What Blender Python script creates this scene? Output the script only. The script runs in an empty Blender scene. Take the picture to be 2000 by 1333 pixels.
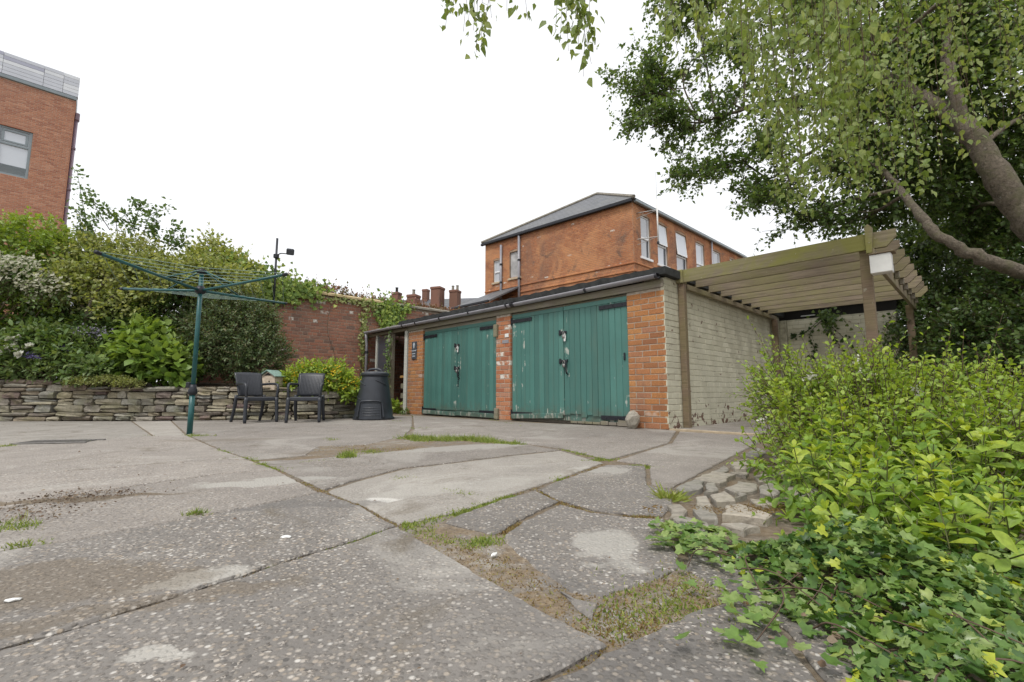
import bpy, bmesh, math, random
import numpy as np
from mathutils import Vector, Matrix, Euler

# ------------------------------------------------------------------ camera, sky, sun, exposure
scene = bpy.context.scene
COL = scene.collection
FPX, CAM_H, PITCH = 900.0, 0.5, math.atan(101 / 900)
cam = bpy.data.cameras.new('camera')
cam.sensor_width = 36.0
cam.lens = FPX / 2000 * 36.0
cam.clip_start, cam.clip_end = 0.05, 3000
cam_o = bpy.data.objects.new('camera', cam)
COL.objects.link(cam_o)
cam_o.location = (0, 0, CAM_H)
cam_o.rotation_euler = (math.pi / 2 + PITCH, 0, 0)
scene.camera = cam_o

world = bpy.data.worlds.new('World')
scene.world = world
world.use_nodes = True
wn = world.node_tree
wn.nodes.clear()
sky = wn.nodes.new('ShaderNodeTexSky')
sky.sky_type = 'NISHITA'
sky.sun_disc = False
sky.sun_elevation = math.radians(58)
sky.sun_rotation = math.radians(205)
sky.air_density, sky.dust_density, sky.ozone_density = 1.0, 3.0, 1.0
bg1 = wn.nodes.new('ShaderNodeBackground')
bg1.inputs['Strength'].default_value = 0.09
wn.links.new(sky.outputs[0], bg1.inputs['Color'])
bg2 = wn.nodes.new('ShaderNodeBackground')          # the even overcast cloud sheet
bg2.inputs['Color'].default_value = (0.955, 0.965, 0.985, 1)
bg2.inputs['Strength'].default_value = 0.84
mixw = wn.nodes.new('ShaderNodeMixShader')
mixw.inputs[0].default_value = 0.94
outw = wn.nodes.new('ShaderNodeOutputWorld')
wn.links.new(bg1.outputs[0], mixw.inputs[1])
wn.links.new(bg2.outputs[0], mixw.inputs[2])
wn.links.new(mixw.outputs[0], outw.inputs['Surface'])

sun = bpy.data.lights.new('sun', 'SUN')
sun.energy = 1.5
sun.angle = math.radians(14)
sun.color = (1.0, 0.965, 0.91)
sun_o = bpy.data.objects.new('sun', sun)
COL.objects.link(sun_o)
sun_o.location = (-4, -8, 14)
sun_o.rotation_euler = Euler((math.radians(32), 0, math.radians(-25)))
scene.render.engine = 'CYCLES'
vs = scene.view_settings
vs.view_transform, vs.look, vs.exposure, vs.gamma = 'Standard', 'None', 0.55, 1.0
vs.use_curve_mapping = False

# ------------------------------------------------------------------ pixels of the photograph -> directions
_c, _s = math.cos(PITCH), math.sin(PITCH)
EYE = np.array([0, 0, CAM_H])
def ray(px, py):
    x, y = (px - 1000) / FPX, (666.5 - py) / FPX
    return np.array([x, _c - _s * y, _s + _c * y])
def G(px, py, z=0.0):                      # where the sight line meets the ground
    r = ray(px, py)
    return EYE + r * (z - CAM_H) / r[2]
def D(px, py, depth):                      # the point of the sight line at a known distance ahead
    r = ray(px, py)
    return EYE + r * depth / r[1]

# the yard is laid out on one square grid: local X runs along the garage front, Y into the garage
GA = math.radians(-45.7)
GX = np.array([math.cos(GA), math.sin(GA), 0])
GY = np.array([-math.sin(GA), math.cos(GA), 0])
CORNER = G(1307, 840.5)
def W(X, Y, z=0.0):
    return CORNER + X * GX + Y * GY + np.array([0, 0, z])

R = random.Random(11)
rng = np.random.default_rng(5)

# ------------------------------------------------------------------ materials
def new_mat(name):
    m = bpy.data.materials.new(name)
    m.use_nodes = True
    nt = m.node_tree
    b = nt.nodes['Principled BSDF']
    return m, nt, b
def nd(nt, kind, **kw):
    n = nt.nodes.new('ShaderNode' + kind)
    for k, v in kw.items():
        if k in n.inputs: n.inputs[k].default_value = v
        else: setattr(n, k, v)
    return n
def lk(nt, a, b): nt.links.new(a, b)
def rgba(c): return (c[0], c[1], c[2], 1)
def ramp(nt, fac, stops, mode='LINEAR'):
    r = nd(nt, 'ValToRGB')
    r.color_ramp.interpolation = mode
    e = r.color_ramp.elements
    while len(e) < len(stops): e.new(0.5)
    for i, (p, c) in enumerate(stops):
        e[i].position = p
        e[i].color = rgba(c) if isinstance(c, tuple) else (c, c, c, 1)
    lk(nt, fac, r.inputs[0])
    return r.outputs[0]
def pos(nt): return nd(nt, 'NewGeometry').outputs['Position']
def objco(nt): return nd(nt, 'TexCoord').outputs['Object']
def noise(nt, vec, scale, detail=4, rough=0.55, dist=0.0):
    n = nd(nt, 'TexNoise', Scale=scale, Detail=detail, Roughness=rough, Distortion=dist)
    lk(nt, vec, n.inputs['Vector'])
    return n.outputs['Fac']
def mix(nt, fac, a, b, mode='MIX'):
    m = nd(nt, 'Mix', data_type='RGBA', blend_type=mode)
    ins = [i for i in m.inputs if i.type == 'RGBA']
    for s, v in ((m.inputs[0], fac), (ins[0], a), (ins[1], b)):
        if hasattr(v, 'links'): lk(nt, v, s)
        else: s.default_value = rgba(v) if isinstance(v, tuple) else v
    return [o for o in m.outputs if o.type == 'RGBA'][0]
def math_(nt, op, a, b=0.0, clamp=False):
    m = nd(nt, 'Math', operation=op, use_clamp=clamp)
    for i, v in enumerate((a, b)):
        if hasattr(v, 'links'): lk(nt, v, m.inputs[i])
        else: m.inputs[i].default_value = v
    return m.outputs[0]
def bump(nt, b, height, strength=0.4, dist=0.01):
    n = nd(nt, 'Bump', Strength=strength, Distance=dist)
    lk(nt, height, n.inputs['Height'])
    lk(nt, n.outputs[0], b.inputs['Normal'])
def tone(nt):                               # one random number for each piece
    at = nd(nt, 'Attribute', attribute_name='tone')
    oi = nd(nt, 'ObjectInfo')
    return math_(nt, 'FRACT', math_(nt, 'ADD', at.outputs['Fac'], oi.outputs['Random']))
def setc(nt, b, col):
    if hasattr(col, 'links'): lk(nt, col, b.inputs['Base Color'])
    else: b.inputs['Base Color'].default_value = rgba(col)

def plain(name, col, rough=0.6, metal=0.0, var=0.15, scale=8, bmp=0.0, bscale=60, spec=0.5):
    m, nt, b = new_mat(name)
    n = noise(nt, objco(nt), scale, 5)
    dark = tuple(c * (1 - var) for c in col); lite = tuple(min(1, c * (1 + var)) for c in col)
    setc(nt, b, ramp(nt, n, [(0.25, dark), (0.75, lite)]))
    b.inputs['Roughness'].default_value = rough
    b.inputs['Metallic'].default_value = metal
    b.inputs['Specular IOR Level'].default_value = spec
    if bmp: bump(nt, b, noise(nt, objco(nt), bscale, 6), bmp, 0.004)
    return m

def brick_mat(name, cols, stain=(0.10, 0.075, 0.06), stain_amt=0.5, white=0.04, stain_scale=0.9, streak=True, pale=None):
    m, nt, b = new_mat(name)
    t = tone(nt); p = pos(nt)
    stops = [(i / (len(cols) - 0.999), c) for i, c in enumerate(cols)]
    c = ramp(nt, t, stops)
    f = noise(nt, p, 55, 5, 0.65)
    c = mix(nt, 0.55, c, ramp(nt, f, [(0.3, 0.32), (0.62, 1.0), (0.85, 1.15)]), 'MULTIPLY')
    mp = nd(nt, 'Mapping')
    mp.inputs['Scale'].default_value = (1, 1, 0.35 if streak else 1)
    lk(nt, p, mp.inputs[0])
    s = noise(nt, mp.outputs[0], stain_scale, 6, 0.62, 0.6)
    c = mix(nt, math_(nt, 'MULTIPLY', ramp(nt, s, [(0.5, 0.0), (0.68, 1.0)]), stain_amt), c, stain)
    if pale:
        c = mix(nt, math_(nt, 'MULTIPLY', ramp(nt, noise(nt, p, 0.62, 6, 0.6, 0.9), [(0.48, 0.0), (0.60, 1.0)]), 0.6), c, pale)
        c = mix(nt, math_(nt, 'MULTIPLY', ramp(nt, noise(nt, p, 1.3, 7, 0.68, 0.7), [(0.56, 0.0), (0.66, 1.0)]), 0.7), c, (0.12, 0.08, 0.062))
    if white:
        w = ramp(nt, math_(nt, 'FRACT', math_(nt, 'MULTIPLY', t, 17.3)), [(1 - white, 0.0), (1 - white + 0.005, 1.0)])
        wn2 = ramp(nt, noise(nt, p, 14, 4), [(0.4, 0.0), (0.55, 1.0)])
        c = mix(nt, math_(nt, 'MULTIPLY', w, wn2), c, (0.62, 0.58, 0.52))
    setc(nt, b, c)
    b.inputs['Roughness'].default_value = 0.88
    bump(nt, b, noise(nt, p, 120, 6, 0.7), 0.55, 0.004)
    return m

M = {}
M['brick_orange'] = brick_mat('brick_orange', [(0.31, 0.13, 0.06), (0.47, 0.205, 0.07), (0.41, 0.17, 0.068), (0.52, 0.25, 0.09), (0.39, 0.185, 0.105), (0.46, 0.19, 0.068)], (0.21, 0.11, 0.072), 0.65, 0.006, 2.6)
M['brick_pale'] = brick_mat('brick_pale', [(0.42, 0.15, 0.07), (0.50, 0.20, 0.09), (0.46, 0.24, 0.15), (0.36, 0.12, 0.06)], (0.55, 0.50, 0.42), 0.45, 0.08, 3.0)
M['brick_red'] = brick_mat('brick_red', [(0.32, 0.14, 0.09), (0.40, 0.185, 0.115), (0.35, 0.155, 0.10), (0.26, 0.125, 0.088), (0.43, 0.21, 0.135), (0.20, 0.12, 0.092)], (0.17, 0.11, 0.08), 0.45, 0.035, 1.6)
M['brick_vict'] = brick_mat('brick_vict', [(0.40, 0.155, 0.07), (0.48, 0.195, 0.085), (0.35, 0.135, 0.065), (0.54, 0.24, 0.11)], (0.16, 0.10, 0.075), 0.75, 0.008, 0.55, True, (0.56, 0.27, 0.12))
M['brick_modern'] = brick_mat('brick_modern', [(0.42, 0.185, 0.11), (0.50, 0.235, 0.14), (0.36, 0.15, 0.092), (0.55, 0.28, 0.175)], (0.30, 0.16, 0.12), 0.3, 0.0, 0.7)
M['brick_sooty'] = brick_mat('brick_sooty', [(0.17, 0.09, 0.062), (0.24, 0.12, 0.085), (0.20, 0.10, 0.07)], (0.08, 0.06, 0.05), 0.6, 0.0, 1.5)
M['mortar'] = plain('mortar', (0.36, 0.31, 0.25), 0.95, var=0.3, scale=20, bmp=0.5)
M['mortar_dark'] = plain('mortar_dark', (0.30, 0.25, 0.20), 0.95, var=0.35, scale=9, bmp=0.5)
M['mortar_vict'] = plain('mortar_vict', (0.32, 0.22, 0.15), 0.95, var=0.3, scale=3)
M['mortar_modern'] = plain('mortar_modern', (0.44, 0.34, 0.27), 0.95, var=0.2, scale=3)

def painted_brick():
    m, nt, b = new_mat('painted_brick')
    p = pos(nt); t = tone(nt)
    c = mix(nt, t, (0.57, 0.545, 0.42), (0.64, 0.615, 0.485))
    mp = nd(nt, 'Mapping'); mp.inputs['Scale'].default_value = (1, 1, 0.3); lk(nt, p, mp.inputs[0])
    c = mix(nt, math_(nt, 'MULTIPLY', ramp(nt, noise(nt, mp.outputs[0], 2.4, 6, 0.6), [(0.42, 0.0), (0.75, 1.0)]), 0.55), c, (0.36, 0.34, 0.26))
    sp = nd(nt, 'SeparateXYZ'); lk(nt, p, sp.inputs[0])
    low = nd(nt, 'MapRange'); low.inputs[1].default_value = 0.45; low.inputs[2].default_value = 0.0
    low.inputs[3].default_value = 0.0; low.inputs[4].default_value = 0.14; lk(nt, sp.outputs[2], low.inputs[0])
    chip = math_(nt, 'ADD', noise(nt, p, 9, 6, 0.62, 0.4), low.outputs[0])
    c = mix(nt, ramp(nt, chip, [(0.655, 0.0), (0.672, 1.0)]), c, (0.15, 0.085, 0.06))
    setc(nt, b, c)
    b.inputs['Roughness'].default_value = 0.7
    bump(nt, b, noise(nt, p, 70, 6, 0.65), 0.5, 0.006)
    return m
M['painted_brick'] = painted_brick()
M['painted_mortar'] = plain('painted_mortar', (0.42, 0.40, 0.305), 0.9, var=0.4, scale=14, bmp=0.4)

def paint_wood(name, base, worn, wear=0.64):
    m, nt, b = new_mat(name)
    t = tone(nt); p = pos(nt)
    c = mix(nt, t, tuple(k * 0.76 for k in base), tuple(k * 1.18 for k in base))
    mp = nd(nt, 'Mapping'); mp.inputs['Scale'].default_value = (1, 1, 0.12); lk(nt, p, mp.inputs[0])
    g = noise(nt, mp.outputs[0], 26, 6, 0.6)
    c = mix(nt, math_(nt, 'MULTIPLY', ramp(nt, noise(nt, p, 1.7, 5), [(0.35, 0.0), (0.7, 1.0)]), 0.45), c, tuple(k * 0.62 for k in base))
    sp = nd(nt, 'SeparateXYZ'); lk(nt, p, sp.inputs[0])
    low = nd(nt, 'MapRange'); low.inputs[1].default_value = 0.4; low.inputs[2].default_value = 0.0
    low.inputs[3].default_value = 0.0; low.inputs[4].default_value = 0.07; lk(nt, sp.outputs[2], low.inputs[0])
    ch = math_(nt, 'ADD', math_(nt, 'MULTIPLY', math_(nt, 'ADD', g, noise(nt, p, 7, 5)), 0.5), low.outputs[0])
    c = mix(nt, ramp(nt, ch, [(wear, 0.0), (wear + 0.02, 1.0)]), c, worn)
    st = noise(nt, mp.outputs[0], 9, 5, 0.65)
    c = mix(nt, math_(nt, 'MULTIPLY', ramp(nt, st, [(0.5, 0.0), (0.72, 1.0)]), 0.45), c, (0.10, 0.17, 0.135))
    spl = math_(nt, 'ADD', math_(nt, 'MULTIPLY', low.outputs[0], 6.0), math_(nt, 'MULTIPLY', noise(nt, p, 8, 6, 0.7), 0.8))
    c = mix(nt, math_(nt, 'MULTIPLY', ramp(nt, spl, [(0.52, 0.0), (0.8, 1.0)]), 0.6), c, (0.10, 0.095, 0.065))
    setc(nt, b, c)
    b.inputs['Roughness'].default_value = 0.5
    bump(nt, b, g, 0.25, 0.003)
    return m
M['green_paint'] = paint_wood('green_paint', (0.066, 0.188, 0.162), (0.42, 0.46, 0.41), 0.65)
M['green_worn'] = paint_wood('green_worn', (0.064, 0.18, 0.155), (0.40, 0.43, 0.38), 0.59)

def wood(name, base, dark, algae=0.5, algae_col=(0.16, 0.17, 0.045), top=True):
    m, nt, b = new_mat(name)
    t = tone(nt); p = pos(nt); o = objco(nt)
    mp = nd(nt, 'Mapping'); mp.inputs['Scale'].default_value = (0.06, 1, 1); lk(nt, o, mp.inputs[0])
    g = noise(nt, mp.outputs[0], 48, 6, 0.62, 0.3)
    c = ramp(nt, g, [(0.3, dark), (0.72, base)])
    c = mix(nt, math_(nt, 'MULTIPLY', t, 0.35), c, tuple(k * 0.7 for k in base))
    a = noise(nt, p, 2.1, 6, 0.62, 0.5)
    c = mix(nt, math_(nt, 'MULTIPLY', ramp(nt, a, [(0.38, 0.0), (0.6, 1.0)]), algae), c, algae_col)
    li = noise(nt, p, 24, 4, 0.6)
    c = mix(nt, math_(nt, 'MULTIPLY', ramp(nt, li, [(0.66, 0.0), (0.72, 1.0)]), 0.45), c, (0.42, 0.42, 0.34))
    setc(nt, b, c)
    b.inputs['Roughness'].default_value = 0.85
    bump(nt, b, g, 0.5, 0.004)
    return m
M['wood_beam'] = wood('wood_beam', (0.33, 0.28, 0.19), (0.13, 0.105, 0.07), 0.9, (0.24, 0.235, 0.06))
M['wood_inner'] = wood('wood_inner', (0.33, 0.265, 0.19), (0.13, 0.10, 0.075), 0.55, (0.22, 0.21, 0.075))
M['wood_post'] = wood('wood_post', (0.26, 0.185, 0.13), (0.12, 0.085, 0.06), 0.35, (0.19, 0.18, 0.06))
M['wood_grey'] = wood('wood_grey', (0.30, 0.27, 0.22), (0.15, 0.125, 0.10), 0.3)
M['wood_white'] = wood('wood_white', (0.60, 0.60, 0.55), (0.40, 0.40, 0.36), 0.12, (0.30, 0.32, 0.22))
M['wood_yellow'] = plain('wood_yellow', (0.42, 0.24, 0.08), 0.6, var=0.25, scale=20)
M['wood_pale'] = plain('wood_pale', (0.48, 0.40, 0.31), 0.8, var=0.3, scale=18, bmp=0.3)
M['roof_green'] = plain('roof_green', (0.20, 0.30, 0.26), 0.8, var=0.25, scale=18)
M['iron'] = plain('iron', (0.018, 0.02, 0.026), 0.45, 0.3, 0.4, 30)
M['drain_iron'] = plain('drain_iron', (0.17, 0.16, 0.15), 0.8, 0.0, 0.3, 30)
M['steel'] = plain('steel', (0.32, 0.31, 0.30), 0.4, 0.8, 0.3, 30)
M['gutter'] = plain('gutter', (0.27, 0.265, 0.29), 0.32, 0.0, 0.12, 6)
M['gutter_joint'] = plain('gutter_joint', (0.025, 0.025, 0.032), 0.4)
M['felt'] = plain('felt', (0.032, 0.034, 0.034), 0.95, 0, 0.5, 9, 0.9, 25)
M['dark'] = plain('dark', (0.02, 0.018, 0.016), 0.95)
M['white'] = plain('white', (0.72, 0.72, 0.70), 0.5, var=0.1)
M['upvc'] = plain('upvc', (0.74, 0.75, 0.76), 0.35, var=0.05, scale=2)
M['grey_frame'] = plain('grey_frame', (0.22, 0.26, 0.28), 0.4, var=0.08)
M['stone_sill'] = plain('stone_sill', (0.45, 0.36, 0.25), 0.9, var=0.25, scale=9)
M['coping'] = plain('coping', (0.46, 0.36, 0.20), 0.92, var=0.35, scale=5, bmp=0.5, bscale=30)
M['coping_grey'] = plain('coping_grey', (0.24, 0.22, 0.18), 0.92, var=0.35, scale=6, bmp=0.5, bscale=30)
M['resin'] = plain('resin', (0.026, 0.029, 0.037), 0.42, var=0.25, scale=25, bmp=0.12, bscale=120)
M['bin_plastic'] = plain('bin_plastic', (0.025, 0.029, 0.037), 0.42, var=0.3, scale=5, bmp=0.06, bscale=14)
M['green_metal'] = plain('green_metal', (0.012, 0.085, 0.085), 0.38, var=0.25, scale=12)
M['line_plastic'] = plain('line_plastic', (0.22, 0.32, 0.29), 0.5, var=0.1)
M['pipe_purple'] = plain('pipe_purple', (0.22, 0.16, 0.20), 0.45, var=0.1)
M['slate_plaque'] = plain('slate_plaque', (0.055, 0.062, 0.075), 0.6, var=0.25, scale=30)
M['plaque_mark'] = plain('plaque_mark', (0.42, 0.46, 0.50), 0.7, var=0.15)
def bark_mat(name, c0, c1, moss):
    m, nt, b = new_mat(name)
    p = pos(nt)
    f = noise(nt, p, 26, 8, 0.72, 0.8); big = noise(nt, p, 5, 5, 0.6, 0.6)
    c = ramp(nt, f, [(0.32, c0), (0.5, tuple((x+y)/2 for x, y in zip(c0, c1))), (0.68, c1)])
    c = mix(nt, math_(nt, 'MULTIPLY', ramp(nt, big, [(0.48, 0.0), (0.62, 1.0)]), 0.6), c, moss)
    c = mix(nt, math_(nt, 'MULTIPLY', ramp(nt, noise(nt, p, 17, 4, 0.6), [(0.66, 0.0), (0.7, 1.0)]), 0.5), c, (0.34, 0.33, 0.28))
    setc(nt, b, c); b.inputs['Roughness'].default_value = 0.95
    bump(nt, b, f, 1.0, 0.03)
    return m
M['bark'] = bark_mat('bark', (0.055, 0.045, 0.034), (0.24, 0.20, 0.15), (0.115, 0.115, 0.055))
M['bark_dark'] = bark_mat('bark_dark', (0.03, 0.025, 0.02), (0.12, 0.10, 0.08), (0.06, 0.065, 0.035))
M['twig'] = plain('twig', (0.10, 0.065, 0.042), 0.85, var=0.3, scale=12)
M['stem_green'] = plain('stem_green', (0.13, 0.14, 0.05), 0.7, var=0.2)

def slate_mat():
    m, nt, b = new_mat('slate')
    o = objco(nt)
    br = nd(nt, 'TexBrick', Scale=1.0)
    br.inputs['Color1'].default_value = (0.085, 0.09, 0.10, 1); br.inputs['Color2'].default_value = (0.125, 0.13, 0.145, 1)
    br.inputs['Mortar'].default_value = (0.03, 0.03, 0.035, 1)
    br.inputs['Mortar Size'].default_value = 0.012; br.inputs['Brick Width'].default_value = 0.28; br.inputs['Row Height'].default_value = 0.2
    uv = nd(nt, 'TexCoord').outputs['UV']
    lk(nt, uv, br.inputs['Vector'])
    c = mix(nt, math_(nt, 'MULTIPLY', ramp(nt, noise(nt, o, 1.2, 5), [(0.4, 0.0), (0.7, 1.0)]), 0.4), br.outputs[0], (0.15, 0.15, 0.13))
    setc(nt, b, c); b.inputs['Roughness'].default_value = 0.55
    bump(nt, b, br.outputs['Fac'], -0.4, 0.01)
    return m
M['slate'] = slate_mat()

PALE, BROWN, DARK = (0.44, 0.42, 0.38), (0.15, 0.115, 0.075), (0.13, 0.122, 0.115)
PATCH = [(520,942,.62,.16,.25,PALE,.75), (420,1112,.26,.10,.6,PALE,.7), (1175,1068,.16,.24,0,PALE,.65), (1170,918,.28,.2,0,PALE,.6), (920,874,1.0,.3,.6,PALE,.6), (745,972,.13,.07,0,(0.62,0.60,0.56),.7),
         (130,978,.75,.09,.25,BROWN,.9), (160,1130,.55,.22,.3,BROWN,.5), (330,1170,.5,.10,.4,BROWN,.45), (600,985,.5,.12,.3,DARK,.5), (1220,1290,.3,.2,0,DARK,.35), (330,1260,.12,.05,0,PALE,.7), (1130,1140,.15,.12,0,DARK,.4), (430,860,.9,.25,.2,BROWN,.35), (900,950,.7,.25,.5,PALE,.3), (690,880,.7,.25,.4,BROWN,.55)]
def concrete(name, light, dark, pebble=0.55, scale=85, dirt=0.0):
    m, nt, b = new_mat(name)
    p = pos(nt); oi = nd(nt, 'ObjectInfo').outputs['Random']
    v = nd(nt, 'TexVoronoi', Scale=scale, Randomness=1.0); lk(nt, p, v.inputs['Vector'])
    v2 = nd(nt, 'TexVoronoi', Scale=scale * 2.3, Randomness=1.0); lk(nt, p, v2.inputs['Vector'])
    sep = nd(nt, 'SeparateColor'); lk(nt, v.outputs['Color'], sep.inputs[0])
    sep2 = nd(nt, 'SeparateColor'); lk(nt, v2.outputs['Color'], sep2.inputs[0])
    ag = ramp(nt, sep.outputs[0], [(0.0, (0.085, 0.08, 0.075)), (0.25, (0.17, 0.15, 0.13)), (0.45, (0.26, 0.23, 0.195)), (0.64, (0.39, 0.315, 0.235)), (0.86, (0.52, 0.48, 0.43)), (1.0, (0.70, 0.67, 0.62))])
    ag2 = ramp(nt, sep2.outputs[0], [(0.0, (0.06, 0.055, 0.05)), (0.45, (0.20, 0.175, 0.15)), (0.75, (0.36, 0.31, 0.26)), (1.0, (0.58, 0.54, 0.49))])
    big = ramp(nt, sep.outputs[1], [(0.45, 0.0), (0.5, 1.0)])
    peb = mix(nt, big, ag2, ag)
    grime = ramp(nt, noise(nt, p, 2.6, 7, 0.66, 0.5), [(0.3, 0.0), (0.72, 1.0)])
    mat = mix(nt, grime, light, dark)
    mat = mix(nt, math_(nt, 'MULTIPLY', noise(nt, p, 160, 3, 0.7), 0.5), mat, tuple(k * 0.62 for k in light))
    mask = math_(nt, 'MULTIPLY', ramp(nt, v.outputs['Distance'], [(0.32, 1.0), (0.62, 0.0)]), 1.0)
    wornp = ramp(nt, math_(nt, 'ADD', noise(nt, p, 1.15, 6, 0.62, 0.8), math_(nt, 'MULTIPLY', oi, 0.12)), [(0.44, 1.0), (0.66, 0.35)])
    c = mix(nt, math_(nt, 'MULTIPLY', math_(nt, 'MULTIPLY', mask, wornp), pebble), mat, peb)
    c = mix(nt, math_(nt, 'MULTIPLY', ramp(nt, noise(nt, p, 75, 5, 0.75), [(0.56, 0.0), (0.66, 1.0)]), 0.5), c, (0.085, 0.075, 0.062))
    c = mix(nt, math_(nt, 'MULTIPLY', ramp(nt, noise(nt, p, 0.8, 7, 0.68, 1.2), [(0.52, 0.0), (0.62, 1.0)]), 0.5), c, (0.43, 0.405, 0.365))
    c = mix(nt, math_(nt, 'MULTIPLY', ramp(nt, noise(nt, p, 1.9, 7, 0.7, 1.0), [(0.56, 0.0), (0.68, 1.0)]), 0.6), c, (0.125, 0.10, 0.066))
    c = mix(nt, math_(nt, 'MULTIPLY', ramp(nt, noise(nt, p, 11, 5, 0.6, 0.5), [(0.66, 0.0), (0.71, 1.0)]), 0.5), c, (0.52, 0.50, 0.46))
    wob = nd(nt, 'VectorMath', operation='MULTIPLY_ADD'); tn_ = nd(nt, 'TexNoise', Scale=2.2, Detail=6.0, Roughness=0.65); lk(nt, p, tn_.inputs['Vector'])
    lk(nt, tn_.outputs['Color'], wob.inputs[0]); wob.inputs[1].default_value = (0.55, 0.55, 0); lk(nt, p, wob.inputs[2])
    for (qx, qy, rx, ry, rot, col, amt) in PATCH:
        mp_ = nd(nt, 'Mapping', vector_type='TEXTURE'); c0 = G(qx, qy); mp_.inputs['Location'].default_value = (c0[0]+0.275, c0[1]+0.275, 0)
        mp_.inputs['Rotation'].default_value = (0, 0, rot); mp_.inputs['Scale'].default_value = (rx, ry, 50); lk(nt, wob.outputs[0], mp_.inputs[0])
        ln = nd(nt, 'VectorMath', operation='LENGTH'); lk(nt, mp_.outputs[0], ln.inputs[0])
        mk = math_(nt, 'ADD', ln.outputs['Value'], math_(nt, 'MULTIPLY', noise(nt, p, 18, 6, 0.7), 0.5))
        c = mix(nt, math_(nt, 'MULTIPLY', ramp(nt, mk, [(0.80, 1.0), (1.25, 0.0)]), amt), c, col)
    tv = ramp(nt, oi, [(0.0, 0.80), (1.0, 1.12)])
    c = mix(nt, 1.0, c, tv, 'MULTIPLY')
    if dirt:
        dn = noise(nt, p, 7, 7, 0.7, 0.8)
        dc = ramp(nt, noise(nt, p, 40, 6, 0.7), [(0.3, (0.09, 0.065, 0.042)), (0.55, (0.21, 0.155, 0.095)), (0.75, (0.33, 0.26, 0.17))])
        c = mix(nt, math_(nt, 'MULTIPLY', ramp(nt, dn, [(0.40, 0.0), (0.56, 1.0)]), dirt), c, dc)
    setc(nt, b, c)
    b.inputs['Roughness'].default_value = 0.9
    hgt = math_(nt, 'ADD', math_(nt, 'MULTIPLY', mask, 0.6), math_(nt, 'MULTIPLY', noise(nt, p, 45, 6, 0.7), 0.9))
    bump(nt, b, hgt, 0.75, 0.006)
    return m
M['concrete_near'] = concrete('concrete_near', (0.24, 0.22, 0.20), (0.155, 0.143, 0.13), 1.0, 80)
M['concrete_pale'] = concrete('concrete_pale', (0.36, 0.325, 0.29), (0.225, 0.20, 0.18), 0.75, 80)
M['concrete_smooth'] = concrete('concrete_smooth', (0.39, 0.36, 0.32), (0.255, 0.235, 0.21), 0.5, 85)

M['concrete_dirt'] = concrete('concrete_dirt', (0.25, 0.225, 0.195), (0.17, 0.15, 0.13), 0.9, 80, 0.92)
def soil_mat():
    m, nt, b = new_mat('soil')
    p = pos(nt)
    n = noise(nt, p, 34, 7, 0.72); n2 = noise(nt, p, 3.5, 5)
    c = ramp(nt, n, [(0.3, (0.07, 0.055, 0.04)), (0.5, (0.16, 0.13, 0.095)), (0.72, (0.29, 0.25, 0.20))])
    c = mix(nt, math_(nt, 'MULTIPLY', ramp(nt, n2, [(0.45, 0.0), (0.65, 1.0)]), 0.6), c, (0.20, 0.135, 0.07))
    setc(nt, b, c); b.inputs['Roughness'].default_value = 1.0
    bump(nt, b, n, 1.0, 0.012)
    return m
M['soil'] = soil_mat()

def stone_mat(name, cols, lichen=(0.42, 0.42, 0.36), green=0.35):
    m, nt, b = new_mat(name)
    t = tone(nt); p = pos(nt)
    c = ramp(nt, t, [(i / (len(cols) - 0.999), k) for i, k in enumerate(cols)])
    f = noise(nt, p, 22, 7, 0.68, 0.4)
    c = mix(nt, 0.75, c, ramp(nt, f, [(0.28, 0.38), (0.55, 1.0), (0.8, 1.3)]), 'MULTIPLY')
    c = mix(nt, math_(nt, 'MULTIPLY', ramp(nt, noise(nt, p, 5, 5), [(0.5, 0.0), (0.65, 1.0)]), green), c, (0.15, 0.155, 0.055))
    c = mix(nt, math_(nt, 'MULTIPLY', ramp(nt, noise(nt, p, 30, 4, 0.6), [(0.64, 0.0), (0.7, 1.0)]), 0.6), c, lichen)
    setc(nt, b, c); b.inputs['Roughness'].default_value = 0.92
    bump(nt, b, f, 0.9, 0.012)
    return m
M['wall_stone'] = stone_mat('wall_stone', [(0.25, 0.215, 0.15), (0.34, 0.31, 0.23), (0.28, 0.24, 0.165), (0.16, 0.135, 0.115), (0.40, 0.37, 0.30), (0.22, 0.215, 0.19), (0.31, 0.27, 0.18), (0.15, 0.105, 0.095), (0.20, 0.19, 0.15)])
M['white_stone'] = stone_mat('white_stone', [(0.42, 0.39, 0.33), (0.34, 0.31, 0.26)], green=0.1)
M['flag_stone'] = stone_mat('flag_stone', [(0.29, 0.26, 0.215), (0.35, 0.315, 0.26), (0.25, 0.235, 0.205), (0.40, 0.355, 0.29)], (0.42, 0.41, 0.37), 0.12)

def leaf_mat(name, cols, trans=0.35, rough=0.45, tcol=None):
    m, nt, b = new_mat(name)
    at = nd(nt, 'Attribute', attribute_name='tone').outputs['Fac']
    c = ramp(nt, at, [(i / (len(cols) - 0.999), k) for i, k in enumerate(cols)])
    c = mix(nt, 1.0, c, ramp(nt, noise(nt, pos(nt), 65, 4, 0.6), [(0.3, 0.72), (0.7, 1.18)]), 'MULTIPLY')
    setc(nt, b, c)
    b.inputs['Roughness'].default_value = rough
    b.inputs['Specular IOR Level'].default_value = 0.45
    tr = nd(nt, 'BsdfTranslucent')
    tcx = mix(nt, 1.0, c, tcol or (1.35, 1.25, 0.55), 'MULTIPLY')
    lk(nt, tcx, tr.inputs[0])
    ms = nd(nt, 'MixShader'); ms.inputs[0].default_value = trans
    out = nt.nodes['Material Output']
    lk(nt, b.outputs[0], ms.inputs[1]); lk(nt, tr.outputs[0], ms.inputs[2]); lk(nt, ms.outputs[0], out.inputs['Surface'])
    return m
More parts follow.
